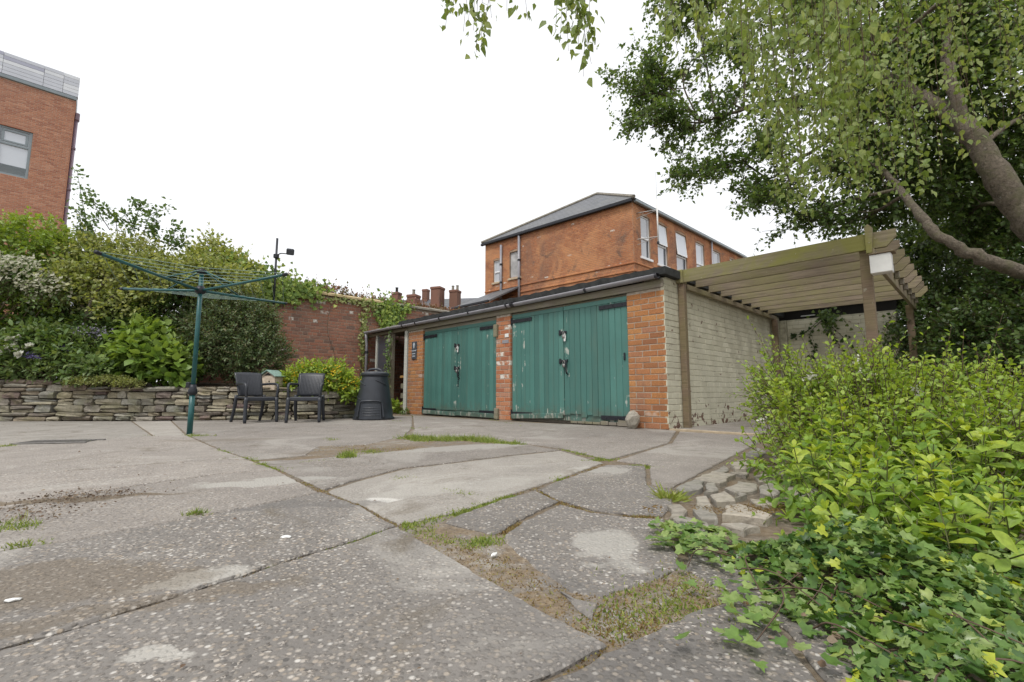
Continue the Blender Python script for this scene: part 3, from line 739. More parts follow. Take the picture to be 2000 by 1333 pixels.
def board_mesh(w, h, seed):
    r = random.Random(seed); ch = 0.006; x = w/2-0.0015; v, f = [], []
    zs = [0, h*0.5, h]
    prof = [(-x, 0.02), (-x, ch), (-x+ch, 0), (x-ch, 0), (x, ch), (x, 0.02)]
    for z in zs:
        for px_, py_ in prof: v.append((px_+(r.random()-.5)*.002, py_+(r.random()-.5)*.0015, z if z else (r.random()*0.012)))
    for i in range(2):
        for k in range(5): f.append((i*6+k, i*6+k+1, (i+1)*6+k+1, (i+1)*6+k))
    f += [tuple(range(12, 18)), tuple(range(6))[::-1]]
    me = bpy.data.meshes.new('board'); me.from_pydata(v, [], f); me.update(); return me
def door_pair(x0, x1, z0, z1, seed, broken):
    r = random.Random(seed)
    mid = (x0+x1)/2
    for side_, (a, b) in enumerate(((x0+0.012, mid-0.005), (mid+0.005, x1-0.012))):
        d = MB(); d.box(a, b, 0.062, 0.11, z0+0.03, z1-0.03)
        door = d.build('door', 'green_worn', gar)
        door['label'] = 'green boarded door leaf of the garage'
        nb = 11; w = (b-a)/nb
        for k in range(nb):
            zz = z0 + (0.11 if broken == 0 or (broken == 1 and side_ == 0) else 0.10+0.035*r.random()-0.02*(k == 3))
            worn = (r.random() < 0.13) or k in (0, nb-1)
            o = obj('board', board_mesh(w, z1-0.075-zz, r.randrange(999)), 'green_worn' if worn else 'green_paint', door)
            o.location = (a+(k+0.5)*w, 0.036+r.random()*0.004, zz)
        MB().cbox(a, b, 0.034, 0.062, z1-0.072, z1, 0.004).build('top_rail', 'green_paint', door)
        xs = (a, a+0.50) if side_ == 0 else (b-0.50, b)
        for zc in (z1-0.125, z0+0.105):
            h = MB(); h.cbox(xs[0], xs[1], 0.020, 0.033, zc-0.032, zc+0.032, 0.003)
            ex = a-0.018 if side_ == 0 else b+0.018
            h.cbox(ex-0.02, ex+0.02, 0.010, 0.036, zc-0.07, zc+0.07, 0.006)
            for q in (0.08, 0.24, 0.40):
                bx = xs[0]+q if side_ == 0 else xs[1]-q
                h.lathe([(0.011, 0), (0.011, 0.001)], 6, (bx, 0.017, zc)) if False else h.cbox(bx-.008, bx+.008, 0.012, 0.021, zc-.008, zc+.008, .003)
            h.build('hinge', 'iron', door)
        if not (broken == 1 and side_ == 1):
            tilt = Matrix.Rotation(math.radians(-2.4 if (broken == 1) else 0.6), 4, 'Y'); tl = Matrix.Translation((a, 0, z0+0.012)) @ tilt
            MB().cbox(0, b-a-0.01, 0.008, 0.034, 0.0, 0.085, 0.005, tl).build('kick_board', 'green_worn', door)
        else:
            kb = MB()
            for k in range(7):
                s = a+0.12+k*(b-a-0.2)/7
                kb.cbox(s, s+(b-a)/9, 0.03, 0.05, z0-0.005, z0+0.03+0.06*r.random()*(k > 3), 0.004)
            kb.cbox(b-0.2, b-0.02, 0.02, 0.045, z0-0.01, z0+0.10, 0.004)
            kb.build('rotten_foot', 'wood_grey', door)
    # bolts, hasp and padlock where the leaves meet
    dd = door
    for zc, sx in ((1.50, 1), (1.02, -1)):
        h = MB(); h.cbox(mid-0.075, mid+0.075, 0.014, 0.034, zc-0.022, zc+0.022, 0.006); h.cbox(mid-0.09, mid-0.05, 0.012, 0.036, zc-0.045, zc+0.045, 0.008)
        h.build('hasp', 'iron', dd)
        pl = MB(); pl.cbox(mid+0.0, mid+0.055, -0.016, 0.012, zc-0.105, zc-0.045, 0.008)
        pl.tube(catmull([(mid+0.01, -0.002, zc-0.05), (mid+0.012, -0.002, zc-0.01), (mid+0.028, -0.002, zc+0.006), (mid+0.044, -0.002, zc-0.01), (mid+0.046, -0.002, zc-0.05)], 4), 0.006, 6)
        pl.build('padlock', 'steel', dd, True)
    MB().tube(catmull([(mid+0.085, 0.03, 0.80), (mid+0.085, -0.012, 0.84), (mid+0.085, -0.012, 1.00), (mid+0.085, 0.03, 1.04)], 5), 0.012, 7).build('door_handle', 'iron', dd, True)
    fl = MB(); pts = [(0, 0), (0.028, 0.01), (0.045, -0.05), (0.036, -0.12), (0.008, -0.125), (-0.012, -0.06)]
    mm = Matrix.Translation((mid+0.03, 0.008, 1.47)) @ Matrix.Rotation(math.pi/2, 4, 'X')
    fl.prism(pts, 0, 0.008, mm).build('keyhole_flap', 'white', dd)
    st = MB()
    for k in range(7):
        a2 = mid-0.03+0.02*r.random(); z2 = 0.62+0.045*k
        st.cbox(a2+0.06, a2+0.085, 0.025, 0.038, z2, z2+0.035, 0.004)
    if broken == 0: st.build('drop_bolt', 'iron', dd)
    else: MB().cbox(x1-0.09, x1-0.06, 0.016, 0.036, 0.98, 1.09, 0.008).build('side_handle', 'iron', dd)
door_pair(-3.07, -0.60, 0.02, 1.94, 3, 1)
door_pair(-5.97, -3.47, 0.02, 1.90, 4, 0)
MB().box(-3.068, -0.602, 0.05, 0.19, 1.942, H0-0.002).build('lintel', 'wood_grey', gar)
MB().box(-5.968, -3.472, 0.05, 0.19, 1.902, H0-0.002).build('lintel', 'wood_grey', gar)
MB().cbox(-3.50, -3.40, -0.05, 0.035, 1.56, 1.80, 0.006).build('door_stop', 'wood_grey', gar)
MB().cbox(-3.47, -3.37, -0.05, -0.004, 0.01, 0.21, 0.006).build('door_stop', 'wood_grey', gar)
MB().cbox(-3.215, -3.115, -0.009, 0.0, 1.53, 1.60, 0.003).build('plate', 'white', gar)
MB().cbox(-3.29, -3.12, -0.007, 0.0, 1.42, 1.485, 0.003).build('plate', 'gutter', gar)
# slate plaque: pale oval motif above three worn lines
pq = gthing('wall_plaque', 'narrow dark slate plaque with pale motif on the left brick pier', 'plaque', -6.31, -0.004, 1.28)
MB().cbox(-0.10, 0.10, -0.02, -0.002, 0, 0.42, 0.008).build('plate', 'slate_plaque', pq)
mo = MB()
mo.prism([(0.045*math.cos(t)*(0.75+0.25*math.sin(3*t)), 0.07*math.sin(t)) for t in np.linspace(0, 2*math.pi, 18)[:-1]], 0, 0.003, Matrix.Translation((0, -0.0205, 0.325)) @ Matrix.Rotation(math.pi/2, 4, 'X'))
mo.build('motif', 'plaque_mark', pq)
for k, (zc, wd) in enumerate(((0.205, 0.085), (0.135, 0.055), (0.075, 0.06))):
    ln = MB(); x = -wd
    while x < wd:
        s = 0.012+0.012*R.random(); ln.box(x, x+s, -0.0232, -0.0203, zc-0.016, zc+0.016*(0.4+0.6*R.random())); x += s+0.007
    ln.build('worn_line', 'plaque_mark', pq)

# lump of concrete at the pier foot
def rock(seed, n=2, amp=0.22):
    r = random.Random(seed); bm = bmesh.new(); bmesh.ops.create_icosphere(bm, subdivisions=n, radius=0.5)
    ph = [Vector((r.random()-.5, r.random()-.5, r.random()-.5)).normalized() for _ in range(7)]
    for q in bm.verts:
        d = q.co.normalized(); k = 1.0
        for p in ph: k = min(k, 0.9/(max(0.55, d.dot(p))*1.15))
        q.co = d*0.5*k*(1+(r.random()-.5)*amp*0.5)
    me = bpy.data.meshes.new('rock'); bm.to_mesh(me); bm.free(); return me
sb = obj('stone_block', rock(4), 'white_stone'); sb.location = W(-0.47, -0.13, 0.115); sb.scale = (0.24, 0.2, 0.27); sb.rotation_euler = (0.1, 0.05, 0.6)
tag(sb, 'small pale lump of concrete at the foot of the right brick pier', 'stone')

# ------------------------------------------------------------------ lean-to between garage and boundary wall
lt = gthing('lean_to', 'open timber lean-to shelter between the garage and old brick wall', 'lean-to', -7.65, 0)
L = lambda mb, name, mat, sm=False, par=None: mb.build(name, mat, par or lt, sm, off=(-7.65, 0, 0))
for x0, x1, mt, z1 in ((-6.78, -6.66, 'wood_white', 2.0), (-7.56, -7.50, 'wood_white', 2.0), (-8.22, -8.16, 'wood_white', 2.0)):
    L(MB().cbox(x0, x1, 0.0, 0.07, -0.02, z1, 0.006), 'post', mt)
L(MB().cbox(-7.49, -7.38, 0.02, 0.10, -0.02, 2.0, 0.006), 'post', 'wood_grey')
L(MB().cbox(-8.68, -6.65, 0.0, 0.08, 2.003, 2.08, 0.006), 'top_plate', 'wood_grey')
rr = MB()
for k in range(16):
    x = -8.68+k*0.126
    rr.cbox(x, x+0.12, -0.10+R.random()*0.03, 2.2, 2.10+0.015*R.random(), 2.145+0.025*R.random(), 0.01)
L(rr, 'roof_tiles', 'coping_grey')
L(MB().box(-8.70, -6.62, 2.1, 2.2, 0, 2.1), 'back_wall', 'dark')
L(MB().cbox(-7.37, -6.79, 0.25, 0.55, 0.87, 0.93, 0.006), 'shelf', 'wood_yellow')
for z, mt in ((0.60, 'wood_grey'), (0.36, 'wood_grey'), (0.12, 'wood_post')):
    L(MB().cbox(-7.37, -6.79, 0.28, 0.5, z, z+0.13, 0.008), 'shelf', mt)
L(MB().cbox(-8.15, -7.57, 0.035, 0.045, 0.95, 1.98, 0.002), 'pane', 'pane_dark')
L(MB().cbox(-8.15, -7.57, 0.02, 0.06, 0.02, 0.94, 0.004), 'panel', 'wood_post')
L(MB().lathe([(0.09, 0), (0.12, 0.02), (0.13, 0.22), (0.11, 0.26)], 14, (-7.2, 0.4, 0.931)), 'pot', 'dark')
dp = MB(); dp.tube([(-8.58, -0.10, 2.08), (-8.58, -0.09, 1.95), (-8.60, -0.06, 1.8), (-8.60, -0.06, 0.02)], 0.036, 12)
L(dp, 'downpipe', 'gutter', True)
L(MB().lathe([(0.045, 0), (0.045, 0.07)], 12, (-8.60, -0.06, 1.55)), 'pipe_joint', 'gutter_joint')

# ------------------------------------------------------------------ old boundary wall
bw = gthing('boundary_wall', 'tall old red brick boundary wall with stone coping behind the beds', 'wall', -8.75, 0)
BW0, BW1 = -4.1, 5.2
core = MB(); core.box(-0.34, -0.006, BW0, BW1, -0.02, 3.0); core.build('wall', 'mortar_dark', bw)
lay = layout(BW1-BW0, 0, 3.0, 0.084, 0.235, bond=4, seed=21)
vis = lambda b: 0 if (-2.9 < BW0+(b[0]+b[1])/2 < 0.6 and b[2] > 1.05) else 1
kk = camdist(bw, (0, BW0), (0, 1))
place_bricks(bw, (0, BW0, 0), (0, 1), lay, 'brick_red', 300, key=lambda b: (vis(b), kk(b)))
y = BW0
while y < BW1-0.05:
    w_ = min(0.50+0.12*R.random(), BW1-y); c_ = MB(); dz = (R.random()-.5)*0.012
    poly = [(-0.43, 0.0), (-0.43, 0.05), (-0.17, 0.13), (0.085, 0.05), (0.085, 0.0)]
    mm = Matrix(((1, 0, 0, 0), (0, 0, 1, y), (0, 1, 0, 3.003+dz), (0, 0, 0, 1)))
    c_.prism(poly, 0.006, w_-0.006, mm)
    c_.build('coping_stone', 'coping' if y < 0.3 else 'coping_grey', bw); y += w_

# floodlight on its pole, fixed to the wall
q = D(537, 545, 10.75)
fl = thing('floodlight', 'small dark floodlight on a bracket of a thin pole above the wall', 'floodlight', (q[0], q[1], 2.2))
ztop = D(538, 466, 10.75)[2]-2.2; zb = D(537, 501, 10.75)[2]-2.2
MB().tube([(0, 0, 0), (0, 0, ztop)], 0.026, 8).build('pole', 'iron', fl, True)
MB().tube(catmull([(0, 0, zb), (0.10, -0.02, zb+0.06), (0.22, -0.05, zb+0.05), (0.36, -0.09, zb+0.02)], 5), 0.013, 6).build('bracket', 'iron', fl, True)
MB().cbox(-0.05, 0.05, -0.05, 0.05, zb-0.05, zb+0.05, 0.01).build('clamp', 'iron', fl)
hd = MB(); mm = Matrix.Translation((0.38, -0.10, zb+0.075)) @ Matrix.Rotation(math.radians(28), 4, 'Z') @ Matrix.Rotation(math.radians(25), 4, 'X')
hd.cbox(-0.085, 0.085, -0.055, 0.055, -0.07, 0.075, 0.02, mm); h1 = hd.build('lamp_head', 'iron', fl)
MB().cbox(-0.07, 0.07, -0.062, -0.056, -0.055, 0.06, 0.002, mm).build('lens', 'pane_dark', h1)
MB().tube([(-0.25, 0.05, 0.3), (0, 0, 0.3)], 0.02, 6).build('wall_bracket', 'iron', fl)

# ------------------------------------------------------------------ pergola
pg = gthing('pergola', 'mossy timber pergola with long rafters beside the painted garage wall', 'pergola', 1.15, 0.45)
PO = (1.15, 0.45, 0)
def beam(name, mat, x0, x1, y0, y1, z0, z1, cut=0.09, par=pg):
    mb = MB()
    poly = [(x0, z0), (x1-cut, z0), (x1, z0+(z1-z0)*0.55), (x1, z1), (x0, z1)]
    mm = Matrix(((1, 0, 0, -PO[0]), (0, 0, -1, -PO[1]), (0, 1, 0, 0), (0, 0, 0, 1)))
    mb.prism(poly, -y1, -y0, mm)
    return mb.build(name, mat, par)
def pbox(name, mat, *a):
    return MB().cbox(*a, 0.006).build(name, mat, pg, off=PO)
for i in range(9):
    yy = 0.40+0.475*i
    beam('rafter', 'wood_beam' if i < 1 else 'wood_inner', 0.02 if i else 0.10, 2.46+0.02*R.random(), yy, yy+0.046, 2.085+(0.004*(i % 2)), 2.265-0.01*(i > 0))
pbox('post', 'wood_post', 0.005, 0.095, 0.405, 0.495, 0.0, 2.07)
pbox('post_cap', 'wood_beam', -0.012, 0.098, 0.37, 0.51, 2.072, 2.27)
pbox('post', 'wood_post', 2.14, 2.24, 0.448, 0.548, 0.0, 2.26)
pbox('post', 'wood_post', 0.03, 0.125, 4.50, 4.60, 0.0, 2.00)
pbox('post', 'wood_post', 2.16, 2.26, 4.42, 4.52, 0.0, 2.00)
pbox('side_rail', 'wood_inner', 0.03, 0.085, 0.55, 4.7, 2.005, 2.082)
pbox('side_rail', 'wood_inner', 2.245, 2.29, 0.36, 4.7, 1.93, 2.08)
for i in range(1, 9):
    yy = 0.40+0.475*i
    pbox('packing_block', 'wood_grey', 2.295, 2.345, yy+0.05, yy+0.12, 2.0, 2.16)
mb = MB(); mb.prism([(0, 0), (0.05, 0), (0.07, 0.28), (0.03, 0.33), (0.0, 0.30)], -0.02, 0.02, Matrix.Translation((2.22-PO[0], 0.37-PO[1], 2.03)) @ Matrix.Rotation(math.pi/2, 4, 'X')); mb.build('finial', 'wood_beam', pg)
bx = gthing('wooden_box', 'small white painted wooden box fixed at the top of the front pergola post', 'box', 2.33, 0.40, 1.79)
MB().cbox(-0.085, 0.10, -0.08, 0.055, 0, 0.205, 0.006).build('body', 'white', bx)
MB().cbox(-0.09, 0.135, -0.095, 0.06, 0.207, 0.219, 0.003).build('lid', 'wood_post', bx)

# painted back wall of the pergola bay with the shed eave and a dark void sheet above
ow = gthing('outhouse_wall', 'pale painted brick end wall in shade at the back of the pergola', 'wall', 0.0, 5.2)
core = MB(); core.box(0.0, 1.95, 0.006, 0.3, -0.02, 2.05); core.build('wall', 'painted_mortar', ow)
place_bricks(ow, (0, 0, 0), (1, 0), layout(1.95, 0, 2.04, 0.084, 0.235, seed=8), 'painted_brick', 300, joint=0.006)
MB().box(-0.3, 2.0, -0.02, 2.4, 2.318, 2.42).build('roof', 'felt', ow)
MB().box(-0.3, 1.95, 0.25, 0.3, 2.052, 2.315).build('dark_void_sheet', 'dark', ow)  # near-black sheet standing in for the shaded void under the roof
MB().cbox(0.004, 0.14, -0.10, -0.003, -0.01, 2.04, 0.006).build('corner_pier', 'painted_mortar', ow)
MB().cbox(0.35, 0.62, 0.2, 0.24, 2.13, 2.15, 0.008).build('strip_light', 'white', ow)

# ------------------------------------------------------------------ Victorian building behind
va, vb, vc = np.array([5.29, 19.44]), np.array([-1.52, 25.5]), np.array([14.44, 28.0])
vic = thing('brick_school', 'two-faced orange brick building with slate hipped roof behind the garage', 'building', (va[0], va[1], 0))
A2, B2, C2 = np.zeros(2), vb-va, vc-va
d1 = (A2-B2)/np.linalg.norm(B2); w1 = np.linalg.norm(B2); d2 = C2/np.linalg.norm(C2); w2 = np.linalg.norm(C2)
ZE = 8.9
lholes = [(w1-8.46, w1-7.94, 6.56, 7.80), (w1-7.26, w1-6.50, 6.60, 8.04)]
rholes = [(0.62, 1.42, 6.50, 8.44), (2.06, 2.98, 6.45, 8.44), (3.85, 4.95, 6.2, 8.44), (6.0, 7.0, 6.3, 8.42), (8.1, 9.1, 6.3, 8.42), (10.4, 11.3, 6.3, 8.42)]
core = MB()
ML = core_strips(core, (B2[0], B2[1], 0), (d1[0], d1[1], 0), w1, 0, ZE, lholes, 0.3)
MR = core_strips(core, (0, 0, 0), (d2[0], d2[1], 0), w2, 0, ZE, rholes, 0.3, 0.0065)
core.build('wall', 'mortar_vict', vic)
arch = lambda holes: (lambda x, z: not any(h[0]-0.02 < x < h[1]+0.02 and h[3] <= z < h[3]+0.12*(1-((x-(h[0]+h[1])/2)/((h[1]-h[0])/2+.05))**2) for h in holes))
place_bricks(vic, (B2[0], B2[1], 0), (d1[0], d1[1], 0), layout(w1, 4.2, ZE, 0.084, 0.235, lholes, 4, 31, arch(lholes)), 'brick_vict', 0)
place_bricks(vic, (0, 0, 0), (d2[0], d2[1], 0), layout(w2, 4.2, ZE, 0.084, 0.235, rholes, 4, 32, arch(rholes)), 'brick_vict', 0)
for z in (5.72, 6.08):                                  # projecting string courses
    MB().cbox(0, w1, -0.05, 0.02, z, z+0.075, 0.01, ML).build('string_course', 'brick_vict', vic)
    MB().cbox(0, w2, -0.05, 0.02, z, z+0.075, 0.01, MR).build('string_course', 'brick_vict', vic)
def sash(M4, h, mat='pane_curtain', openlight=False, boarded=False):
    x0, x1, z0, z1 = h; fm = MB(); k = 0.055; y0, y1 = 0.07, 0.13; xm = (x0+x1)/2; wd = x1-x0
    archp = lambda e: [(x0+e, z1-e)] + [(xm+(wd/2-e)*math.sin(t), z1-e+0.115*(math.cos(t*1.0)-math.cos(math.pi/2))*1.0) for t in np.linspace(-math.pi/2, math.pi/2, 9)[1:-1]] + [(x1-e, z1-e)]
    P = lambda poly, mb, a, b: mb.prism(poly, a, b, M4 @ Matrix(((1,0,0,0),(0,0,1,0),(0,1,0,0),(0,0,0,1))))
    win = None
    if boarded:
        b = MB(); P([(x0+.01, z0), (x1-.01, z0)]+archp(0.01)[::-1], b, 0.09, 0.12); win = b.build('window', 'board_grey', vic)
    else:
        fm.cbox(x0+.003, x0+k, y0, y1, z0+.003, z1, 0.006, M4); fm.cbox(x1-k, x1-.003, y0, y1, z0+.003, z1, 0.006, M4)
        fm.cbox(x0+k, x1-k, y0, y1, z0+.003, z0+k, 0.006, M4); zm = z0+(z1-z0)*0.47
        fm.cbox(x0+k, x1-k, y0-.02, y1, zm-.04, zm+.04, 0.006, M4)
        P([(x0+.004, z1-.06), (x1-.004, z1-.06)]+archp(0.004)[::-1], fm, y0, y1)
        win = fm.build('window', 'upvc', vic)
        if openlight:
            tl = M4 @ Matrix.Translation((0, y0-.01, z1-.06)) @ Matrix.Rotation(math.radians(-5), 4, 'X')
            s = MB(); hh = z1-.06-zm-.03
            s.cbox(x0+.06, x0+.11, -.02, .02, -hh, 0, .005, tl); s.cbox(x1-.11, x1-.06, -.02, .02, -hh, 0, .005, tl); s.cbox(x0+.11, x1-.11, -.02, .02, -hh, -hh+.05, .005, tl)
            s.build('opening_sash', 'upvc', win)
            MB().box(x0+.11, x1-.11, -.004, .004, -hh+.05, -.01, tl).build('pane', 'pane_bright', win)
            MB().box(x0+k, x1-k, 0.11, 0.118, zm+.04, z1-.06, M4).build('pane', 'pane_dark', win)
        else:
            MB().box(x0+k, x1-k, 0.10, 0.108, zm+.04, z1-.06, M4).build('pane', mat, win)
        MB().box(x0+k, x1-k, 0.10, 0.108, z0+k, zm-.04, M4).build('pane', mat, win)
        for s in (x0+k, x1-k-.10*wd):
            pass
        MB().box(x1-k-0.2*wd, x1-k-.004, 0.094, 0.099, z0+k+.02, zm-.05, M4).build('pane', 'pane_dark', win)
    MB().cbox(x0-.09, x1+.09, -.07, 0.12, z0-.11, z0-.002, 0.008, M4).build('sill', 'stone_sill' if M4 is ML else 'upvc', win)
    ab = MB(); n_ = 9                                    # arch of bricks on edge
    for i in range(n_):
        t = -1+2*(i+.5)/n_; xx = xm+(wd/2+.04)*t; zz = z1+0.115*(1-t*t)**0.5*1.0
        ab.cbox(-wd/n_*0.47, wd/n_*0.47, -.008, .05, 0.015, 0.17, .006, M4 @ Matrix.Translation((xx, 0, zz-.02)) @ Matrix.Rotation(t*0.5, 4, 'Y'))
    ab.build('arch', 'brick_vict', win)
sash(ML, lholes[0], 'pane_curtain'); sash(ML, lholes[1], boarded=True)
for i, h in enumerate(rholes): sash(MR, h, 'pane_bright' if i % 2 else 'pane_curtain', openlight=(i in (1, 2)))
e1 = np.array([-d1[1], d1[0]])                           # into the building from the left face
ap = B2/2 + (d2*0.5+e1*0.5)/np.linalg.norm(d2*0.5+e1*0.5)*4.4
far = d2*w2; bk = B2+d2*w2
ZA = 11.95
def roofface(pts, up0):
    me = bpy.data.meshes.new('roof_slope'); me.from_pydata([tuple(map(float, p)) for p in pts], [], [tuple(range(len(pts)))])
    uv = me.uv_layers.new(name='UVMap')
    a = Vector(pts[1])-Vector(pts[0]); a.normalize(); nrm = a.cross(Vector(pts[-1])-Vector(pts[0])).normalized(); b = nrm.cross(a)
    for lp, p in zip(uv.data, pts):
        d = Vector(p)-Vector(pts[0]); lp.uv = (d.dot(a), d.dot(b))
    o = obj('roof_slope', me, 'slate', vic)
    so = o.modifiers.new('thick', 'SOLIDIFY'); so.thickness = 0.06; so.offset = -1
    return o
ov = 0.16
n1, n2 = np.array([d1[1], -d1[0]]), np.array([d2[1], -d2[0]])
Lc, Rc = B2+n1*ov-d1*ov, n1*ov+n2*ov
Fc = far+n2*ov
apf = ap+d2*(w2-0.5)
P3 = lambda p, z: (float(p[0]), float(p[1]), z)
roofface([P3(Lc, ZE+.06), P3(Rc, ZE+.06), P3(ap, ZA)], 0)
roofface([P3(Rc, ZE+.06), P3(Fc, ZE+.06), P3(apf, ZA), P3(ap, ZA)], 0)
roofface([P3(bk-d1*ov, ZE+.06), P3(Lc, ZE+.06), P3(ap, ZA), P3(apf, ZA)], 0)
rd = MB(); rd.tube([P3(Rc, ZE+.09), P3(ap, ZA+.04)], 0.085, 6); rd.tube([P3(Lc, ZE+.09), P3(ap, ZA+.04)], 0.085, 6); rd.tube([P3(ap, ZA+.04), P3(apf, ZA+.04)], 0.085, 6)
rd.build('ridge_tiles', 'coping_grey', vic)
eg = MB(); eg.cbox(-.2, w1+.05, -.2, -.06, ZE-.10, ZE+.03, .02, ML); eg.build('gutter', 'iron', vic)
eg = MB(); eg.cbox(.0, w2+.1, -.2, -.06, ZE-.10, ZE+.03, .02, MR); eg.build('gutter', 'grey_frame', vic)
for x, z1 in ((w1-7.80, 8.55), (w1-6.5, 8.8)):
    MB().tube([tuple(ML @ Vector((x, -.10, 4.5))), tuple(ML @ Vector((x, -.10, z1)))], 0.07, 10).build('downpipe', 'gutter', vic, True)
    for z in (5.2, 6.4, 7.4):
        MB().tube([tuple(ML @ Vector((x, -.10, z))), tuple(ML @ Vector((x, -.10, z+.1)))], 0.085, 10).build('pipe_joint', 'iron', vic)
MB().tube([tuple(MR @ Vector((7.75, -.1, 4.5))), tuple(MR @ Vector((7.75, -.1, 8.8)))], 0.05, 8).build('downpipe', 'gutter', vic, True)
# aerial mast on a wall bracket
am = tuple(MR @ Vector((0.75, -.75, 0)))
an = thing('aerial_mast', 'white aerial mast on a bracket at the corner of the orange building', 'aerial', (va[0]+am[0], va[1]+am[1], 7.0))
MB().tube([(0, 0, 0), (0, 0, 1.95)], 0.035, 8).build('mast', 'white', an, True)
MB().tube([(0, 0, 1.95), (0, 0, 3.2)], 0.008, 5).build('whip', 'steel', an)
MB().lathe([(0.05, 0), (0.06, 0.05), (0.04, 0.12)], 8, (0, 0, -0.08)).build('foot', 'iron', an)
br_ = MB()
for z in (0.25, 1.45):
    pa = MR @ Vector((0.30, 0.0, 0)); br_.tube([(0, 0, z), (pa.x-am[0], pa.y-am[1], z-0.05)], 0.018, 6); br_.tube([(0, 0, z), (pa.x-am[0], pa.y-am[1], z-0.3)], 0.012, 5)
br_.build('bracket', 'steel', an)
# low slate-roofed annex left of it
q = D(905, 600, 24.0)
ax_ = thing('annex', 'low slate roofed brick annex at the left of the orange building', 'building', (q[0], q[1], 0), GA)
MB().box(-0.4, 2.2, 0, 3, 0, q[2]-0.05).build('wall', 'brick_vict', ax_)
me = bpy.data.meshes.new('roof'); z0 = q[2]
me.from_pydata([(-0.7, -.25, z0), (2.3, -.25, z0), (2.3, 3.2, z0+1.7), (0.9, 3.2, z0+1.7)], [], [(0, 1, 2, 3)])
uv = me.uv_layers.new(name='UVMap')
for lp, p in zip(uv.data, [(0, 0), (3.0, 0), (3.0, 3.8), (1.6, 3.8)]): lp.uv = p
ro = obj('roof', me, 'slate', ax_); so = ro.modifiers.new('t', 'SOLIDIFY'); so.thickness = 0.08
MB().cbox(-.75, 2.3, -.33, -.2, z0-.1, z0+.02, .02).build('gutter', 'iron', ax_)

# terrace roofs and chimneys far behind
ter = D(900, 590, 46)
tr = thing('terrace_house', 'grey slate roofs of a terrace with a row of gables far behind', 'house', (ter[0], ter[1], 0), math.radians(-8))
zr = D(900, 583, 46)[2]+0.75
MB().box(-9, 9, 0, 7, 0, zr-2.2).build('wall', 'brick_vict', tr)
def slopes(name, pts):
    me = bpy.data.meshes.new(name); me.from_pydata(pts, [], [(0, 1, 2, 3)])
    uv = me.uv_layers.new(name='UVMap'); a = (Vector(pts[1])-Vector(pts[0])).length; b = (Vector(pts[3])-Vector(pts[0])).length
    for lp, p in zip(uv.data, [(0, 0), (a, 0), (a, b), (0, b)]): lp.uv = p
    o = obj(name, me, 'slate', tr); s = o.modifiers.new('t', 'SOLIDIFY'); s.thickness = 0.1
slopes('roof', [(-9, -.3, zr-2.3), (9, -.3, zr-2.3), (9, 3.6, zr), (-9, 3.6, zr)])
slopes('roof', [(9, 7.5, zr-2.3), (-9, 7.5, zr-2.3), (-9, 3.6, zr), (9, 3.6, zr)])
gmb = MB(); gmb.prism([(1.2, zr-1.6), (3.4, zr-1.6), (2.3, zr+0.45)], -2.8, -2.5, Matrix(((1,0,0,0),(0,0,-1,0),(0,1,0,0),(0,0,0,1)))); gmb.build('gable', 'brick_red', tr)
CH = [(775, 572, 14, 44), (832, 566, 11, 50), (855, 562, 20, 45), (889, 568, 17, 45), (808, 577, 19, 40)]
LBL = ['leftmost brick chimney stack with one dark pot above the wall', 'slim brick chimney stack left of the tallest one', 'tallest broad brick chimney stack on the far terrace', 'brick chimney stack with two pots at the right of the row', 'short brick chimney stack just behind the red leafy hedge']
for (px, py, w, dp_), lb in zip(CH, LBL):
    q = D(px, py, dp_); s = w/FPX*dp_/2
    c = thing('chimney_stack', lb, 'chimney', (q[0], q[1], 0), math.radians(-20), 'chimneys of the far terrace')
    m = MB(); m.box(-s, s, -s, s, 0, q[2]-0.25); m.build('stack', 'brick_sooty', c)
    MB().cbox(-s*1.13, s*1.13, -s*1.13, s*1.13, q[2]-0.25, q[2], .04).build('cap', 'brick_sooty', c)
    npot = {775: 1, 889: 2, 808: 1}.get(px, 0)
    for k in range(npot):
        MB().lathe([(0.14, 0), (0.12, 0.4), (0.15, 0.45), (0.15, 0.5)], 10, ((k-(npot-1)/2)*0.5, 0, q[2])).build('chimney_pot', 'dark' if px == 775 else 'coping_grey', c)

# ------------------------------------------------------------------ modern building at the left
mbd = gthing('modern_building', 'tall modern red brick building with metal clad top storey at far left', 'building', -24.05, -6.42)
wM = 5.6; hole = [(1.9, wM-1.13, 9.3, 11.35)]
core = MB(); MM = core_strips(core, (0, -wM, 0), (0, 1, 0), wM, 0, 13.3, hole, 0.4); core.box(-4, -0.41, -wM, 0, 0, 13.3); core.build('wall', 'mortar_modern', mbd)
place_bricks(mbd, (0, -wM, 0), (0, 1, 0), layout(wM, 3.0, 13.3, 0.075, 0.225, hole, 1, 41), 'brick_modern', 0, 0.075)
MB().box(-4, -.0, 0.002, 0.03, 0, 13.3).build('end_wall', 'brick_modern', mbd)
MB().cbox(0, wM+.05, -.06, .3, 13.303, 13.46, .02, MM).build('trim', 'grey_frame', mbd)
for i in range(6):
    z = 13.47+i*0.155
    xs = [wM+.08, wM-.42, wM-1.02, wM-2.2, wM-3.4, wM-4.6]
    for k in range(5):
        mt = R.choice(['clad_a', 'clad_b', 'clad_b', 'clad_a']); mt = 'clad_c' if (k, i) in ((2, 4), (3, 5)) else mt
        MB().cbox(xs[k+1]+.004, xs[k]-.004, -.05, .2, z+.003, z+.152, .004, MM).build('cladding_panel', mt, mbd)
MB().box(-4, -.2, -wM, 0.05, 13.46, 14.40).build('parapet', 'clad_a', mbd)
x0, x1, z0, z1 = hole[0]
fm = MB()
